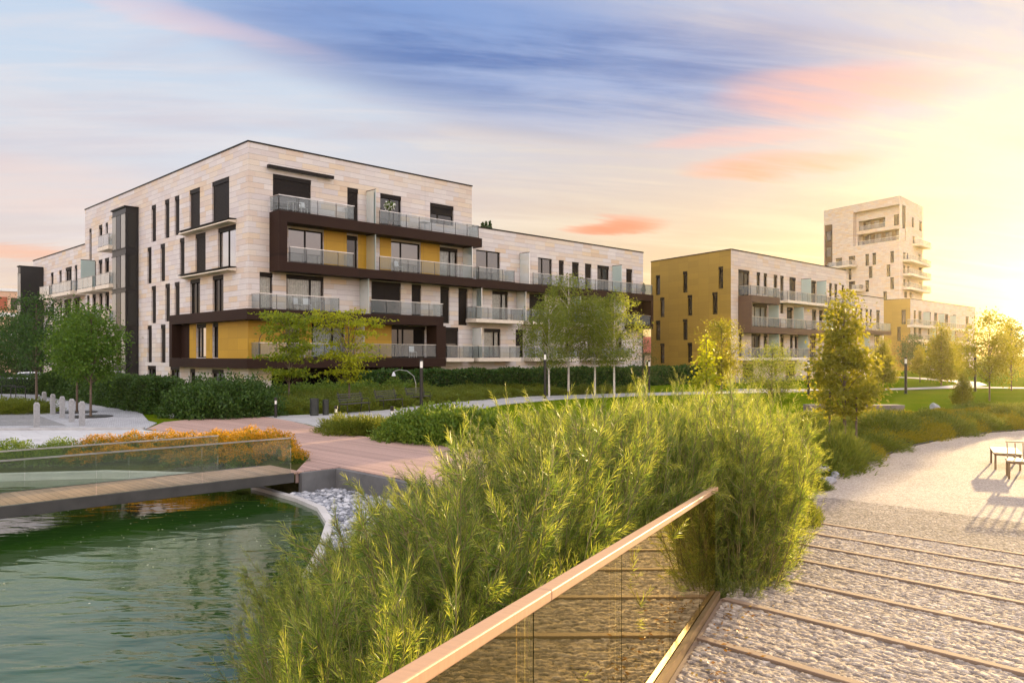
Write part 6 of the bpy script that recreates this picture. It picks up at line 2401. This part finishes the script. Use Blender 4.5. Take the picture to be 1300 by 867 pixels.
# ================================================================== parked cars
def car(name, x, y, rz, paint, lab, L=4.2, Wd=1.78, H=1.55):
    e = empty(name, (x, y, -.35), rz)
    prof_low = [(-2.1, .35), (-2.1, .62), (-2.0, .88), (-1.2, .98), (-.1, 1.0), (1.0, .95), (1.75, .82), (2.08, .62), (2.1, .35)]
    prof_top = [(-1.95, .9), (-1.55, 1.44), (-.9, H), (.1, H - .02), (.45, 1.42), (1.1, .95)]
    mb = MB()

    def loft(pr, hw0, hw1, m=0):
        zmin, zmax = min(p[1] for p in pr), max(p[1] for p in pr)
        hw = lambda z: hw0 + (hw1 - hw0) * (z - zmin) / (zmax - zmin)
        n = len(pr)
        i = len(mb.v)
        mb.v.extend([(p[0], -hw(p[1]), p[1]) for p in pr])
        mb.v.extend([(p[0], hw(p[1]), p[1]) for p in pr])
        mb.f.append(tuple(i + k for k in range(n)))
        mb.mi.append(m)
        mb.f.append(tuple(i + n + k for k in reversed(range(n))))
        mb.mi.append(m)
        for k in range(n):
            j = (k + 1) % n
            mb.f.append((i + j, i + k, i + n + k, i + n + j))
            mb.mi.append(m)

    loft(prof_low, Wd / 2, Wd / 2 - .06)
    loft(prof_top, Wd / 2 - .08, Wd / 2 - .26)
    mb.build('body', paint, e, bev=.05)
    g = MB()
    hw = Wd / 2
    for sgn in (-1, 1):
        q = [(-1.6, 1.03), (-1.35, 1.36), (-.85, 1.47), (.08, 1.45), (.38, 1.36), (.85, 1.03)]
        g.face([(a, sgn * (hw - .075 - .18 * (b_ - .9) / .65 + .012), b_) for a, b_ in (q if sgn < 0 else q[::-1])])
    g.face([(.52, -.6, 1.38), (.52, .6, 1.38), (1.06, .68, 1.0), (1.06, -.68, 1.0)])
    g.face([(-1.64, .58, 1.36), (-1.64, -.58, 1.36), (-1.96, -.66, .96), (-1.96, .66, .96)])
    g.build('window', PANE, e)
    for (wx, wy) in ((1.3, -1), (1.3, 1), (-1.3, -1), (-1.3, 1)):
        w = MB()
        yy = wy * (Wd / 2 - .09)
        pts = []
        for a, b_ in ((yy - .1, .30), (yy + .1, .30)):
            pts.append([(wx + .31 * math.cos(t * PI / 9), a, .31 + .31 * math.sin(t * PI / 9)) for t in range(18)])
        w.face(pts[0])
        w.face(pts[1][::-1])
        for t in range(18):
            w.face([pts[0][t], pts[0][(t + 1) % 18], pts[1][(t + 1) % 18], pts[1][t]])
        wo = w.build('wheel', TYRE, e)
        r_ = MB()
        ys = yy + wy * .103
        r_.face([(wx + .19 * math.cos(t * PI / 8), ys, .31 + .19 * math.sin(t * PI / 8)) for t in range(16)][::(-1 if wy > 0 else 1)])
        r_.build('rim', METAL, wo)
    for wy in (-1, 1):
        l_ = MB()
        l_.box((2.02, wy * .62 - .16, .62), (2.09, wy * .62 + .16, .74))
        l_.build('headlight', LAMPG, e)
        l_ = MB()
        l_.box((-2.09, wy * .66 - .14, .70), (-2.0, wy * .66 + .14, .86))
        l_.build('tail_light', TAIL, e)
    l_ = MB()
    l_.box((-2.12, -.8, .30), (2.13, .8, .42))
    l_.build('bumper', TYRE, e)
    tag(e, lab, 'car')


TYRE = plain("black_tyre_rubber", (.015, .015, .015), .8)
TAIL = plain("red_lamp_plastic", (.25, .01, .008), .3)
WHITECAR = plain("white_car_paint", (.72, .72, .73), .25, var=.03)
DARKCAR = plain("black_car_paint", (.012, .013, .016), .25, var=.05)
car('parked_car', X(30, 70), 70, rad(196), WHITECAR, 'white hatchback parked beyond the dark trees and hedge')
car('parked_car', X(2, 70), 70, rad(-8), DARKCAR, 'dark car parked beside the white hatchback')
# bicycle stands
for k, (px, y) in enumerate([(11, 45.5), (23, 44.0)]):
    mb = MB()
    x = X(px, y)
    mb.tube([(-.35, 0, 0), (-.35, 0, .82), (-.30, 0, .88), (.30, 0, .88), (.35, 0, .82), (.35, 0, 0)], .025, 8)
    o = mb.build('bicycle_stand', DARKMETAL)
    o.location = (x, y, .012)
    o.rotation_euler = (0, 0, rad(40))
    tag(o, ['black metal hoop stand at the edge of the paving by the dark car', 'black metal hoop stand below the white car'][k], 'bicycle stand')

# ================================================================== things on the terraces
POT = plain("clay_pot", (.20, .12, .09), .8)
def terrace_plant(u, d, z, h, mat, seed, lab, name='potted_plant', conic=False, flower=False):
    w = A.P(u, 0, d)
    th = mainb.rotation_euler.z
    x = mainb.location.x + math.cos(th) * w[0] - math.sin(th) * w[1]
    y = mainb.location.y + math.sin(th) * w[0] + math.cos(th) * w[1]
    e = empty(name, (x, y, z))
    mb = MB()
    mb.lathe([(.13, 0), (.18, .34), (.20, .36), (.17, .36)], 16)
    mb.build('pot', POT, e)
    r = np.random.RandomState(seed)
    n = 420
    if conic:
        t_ = r.uniform(0, 1, n)
        a = r.uniform(0, 6.28, n)
        rr = .22 * (1 - t_) ** .8 * np.sqrt(r.uniform(.2, 1, n)) + .02
        P = np.stack([rr * np.cos(a), rr * np.sin(a), .36 + t_ * h], -1)
    else:
        d_ = unit(r.normal(size=(n, 3))) * (r.uniform(.3, 1, n) ** .5)[:, None]
        P = d_ * np.array([.38, .38, .30]) + np.array([0, 0, .36 + h])
    V, F = leaf_arrays(r, P, r.normal(size=(n, 3)) + np.array([0, 0, .5]), .14 * r.uniform(.7, 1.2, n), .06 * np.ones(n))
    link('foliage', mesh_of('foliage', [(V, F, mat)]), e)
    mb = MB()
    mb.tube([(0, 0, .3), (0, .01, .36 + h)], .02, 6)
    mb.build('stem', BARK, e)
    if flower:
        P2_ = unit(r.normal(size=(90, 3))) * np.array([.4, .4, .32]) + np.array([0, 0, .36 + h])
        V, F = leaf_arrays(r, P2_, r.normal(size=(90, 3)), .13 * np.ones(90), .11 * np.ones(90))
        link('blossom', mesh_of('blossom', [(V, F, plain("white_blossom", (.75, .74, .66), .8, var=.05))]), e)
    tag(e, lab, 'potted plant')


terrace_plant(A.u(495, .7), .7, L4, 1.15, LF_GREENB, 3, 'potted shrub with white flowers on the top terrace by the frosted screen', flower=True)
for k, px in enumerate((612.5, 617, 622)):
    terrace_plant(A.u(px, -1.5), -1.5, RW - .3, [.75, .85, .95][k], LF_DARK, 10 + k, ['small dark cone shaped conifer on the roof, closest to the tall part', 'small dark cone shaped conifer on the roof, middle of three', 'small dark cone shaped conifer on the roof, farthest from the tall part'][k], 'potted_conifer', conic=True)
terrace_plant(A.u(817, .6), .6, L3, .75, LF_DARK, 15, 'small conifer in a pot at the open end of the upper wing balcony', 'potted_conifer', conic=True)


def terrace_set(F, u, d, z, kind, lab, col):
    w = F.P(u, 0, d)
    r0 = F.root
    th = r0.rotation_euler.z
    x = r0.location.x + math.cos(th) * w[0] - math.sin(th) * w[1]
    y = r0.location.y + math.sin(th) * w[0] + math.cos(th) * w[1]
    e = empty('terrace_' + kind, (x, y, z), th + wr.uniform(-.3, .3))
    if kind == 'table':
        mb = MB()
        mb.box((-.4, -.3, .70), (.4, .3, .73))
        mb.build('table_top', col, e)
        for a in (-.34, .34):
            for b_ in (-.24, .24):
                mb = MB()
                mb.box((a - .02, b_ - .02, 0), (a + .02, b_ + .02, .698))
                mb.build('leg', col, e)
    else:
        mb = MB()
        mb.box((-.22, -.22, .42), (.22, .22, .46))
        mb.build('seat', col, e)
        mb = MB()
        mb.hexa([(-.22, .2, .462), (.22, .2, .462), (.22, .23, .462), (-.22, .23, .462), (-.22, .28, .88), (.22, .28, .88), (.22, .31, .88), (-.22, .31, .88)])
        mb.build('backrest', col, e)
        for a in (-.2, .2):
            for b_ in (-.2, .2):
                mb = MB()
                mb.box((a - .015, b_ - .015, 0), (a + .015, b_ + .015, .418))
                mb.build('leg', col, e)
    tag(e, lab, kind)


WPL = plain("white_garden_furniture", (.62, .62, .60), .5, var=.05)
terrace_set(A, A.u(368), .6, L4 + .003, 'table', 'small white table on the top corner terrace', WPL)
terrace_set(A, A.u(379), .6, L4 + .003, 'chair', 'white chair on the top corner terrace beside the small table', WPL)
terrace_set(A, A.u(372), .6, L2 + .003, 'chair', 'white chair on the second floor corner balcony, nearer the building corner', WPL)
terrace_set(A, A.u(384), .6, L2 + .003, 'chair', 'white chair on the second floor corner balcony, farther from the corner', WPL)
terrace_set(A, A.u(398), .6, L2 + .003, 'table', 'white table on the second floor corner balcony', WPL)
terrace_set(A, A.u(533), .6, L4 + .003, 'table', 'white table on the top terrace past the flowering pot', WPL)
terrace_set(A, A.u(500), .6, L3 + .003, 'chair', 'white chair on the ochre loggia past the frosted screen', WPL)
terrace_set(A, A.u(372), .6, L1 + .003, 'table', 'white table on the lowest ochre corner balcony', WPL)
terrace_set(A, A.u(518), .6, L1 + .003, 'chair', 'white chair on the lowest balcony near its brown jamb', WPL)
# arched lamp on the lowest corner balcony
e = empty('arc_lamp', (0, 0, 0))
q0 = A.P(A.u(322), 0, .7)
e.location = (mainb.location.x + math.cos(TH) * q0[0] - math.sin(TH) * q0[1], mainb.location.y + math.sin(TH) * q0[0] + math.cos(TH) * q0[1], L1 + .003)
e.rotation_euler = (0, 0, TH)
mb = MB()
mb.tube([(0, 0, 0), (0, 0, 1.0), (.1, 0, 1.4), (.35, 0, 1.65), (.62, 0, 1.72)], .025, 8)
mb.build('arm', DARKMETAL, e)
mb = MB()
mb.lathe([(.12, 1.52), (.05, 1.70)], 14, (.64, 0, 0))
mb.build('lamp_shade', DARKMETAL, e)
tag(e, 'dark arching lamp on the lowest ochre corner balcony', 'lamp')
# fallen leaves on the ramp beside the railing
r = np.random.RandomState(77)
n = 260
yy = r.uniform(2.6, 7.6, n)
xx = rail_x(yy) + .16 + np.abs(r.normal(0, .22, n))
s_ = S_(xx, yy)
P = np.stack([xx, yy, ramp_z(s_) + .014], -1)
V, F = leaf_arrays(r, P, r.normal(size=(n, 3)) * np.array([1, 1, .15]), .05 * r.uniform(.5, 1.3, n), .016 * r.uniform(.6, 1.4, n))
tag(link('fallen_leaves', mesh_of('fallen_leaves', [(V, F, leaf_mat("dry_leaves", (.12, .06, .02), (.28, .15, .04), (.36, .26, .06), .2))])), kind='stuff')

# petals and bits floating on the pond near the bridge
r = np.random.RandomState(78)
pp = np.stack([r.uniform(-11, -3.5, 900), r.uniform(8.5, 17.6, 900)], -1)
pp = pp[inside(pp[:, 0], pp[:, 1], POND) & (r.rand(900) < np.clip((pp[:, 1] - 8) / 9, .1, 1) ** 2)][:240]
n = len(pp)
P = np.concatenate([pp, np.full((n, 1), -.494)], -1)
V, F = leaf_arrays(r, P, r.normal(size=(n, 3)) * np.array([1, 1, .02]), .05 * r.uniform(.4, 1.3, n), .03 * r.uniform(.5, 1.3, n))
V[:, 2] = -.494 + .002 * r.rand(len(V))
tag(link('floating_petals', mesh_of('floating_petals', [(V, F, leaf_mat("pale_petals", (.25, .25, .12), (.5, .48, .36), (.65, .64, .58), .2))])), kind='stuff')

# ================================================================== warm evening haze
hz = MB()
hz.box((-420, -60, -3.0), (420, 360, 41.0))
hm = bpy.data.materials.new("warm_haze")
hm.use_nodes = True
hm.node_tree.nodes.clear()
_o = hm.node_tree.nodes.new('ShaderNodeOutputMaterial')
_v = hm.node_tree.nodes.new('ShaderNodeVolumePrincipled')
_v.inputs['Color'].default_value = (1.0, .84, .58, 1)
_v.inputs['Density'].default_value = HAZE
_v.inputs['Anisotropy'].default_value = .80
hm.node_tree.links.new(_v.outputs[0], _o.inputs['Volume'])
if HAZE > 0:
    ho = hz.build('haze', hm)
    tag(ho, kind='stuff')
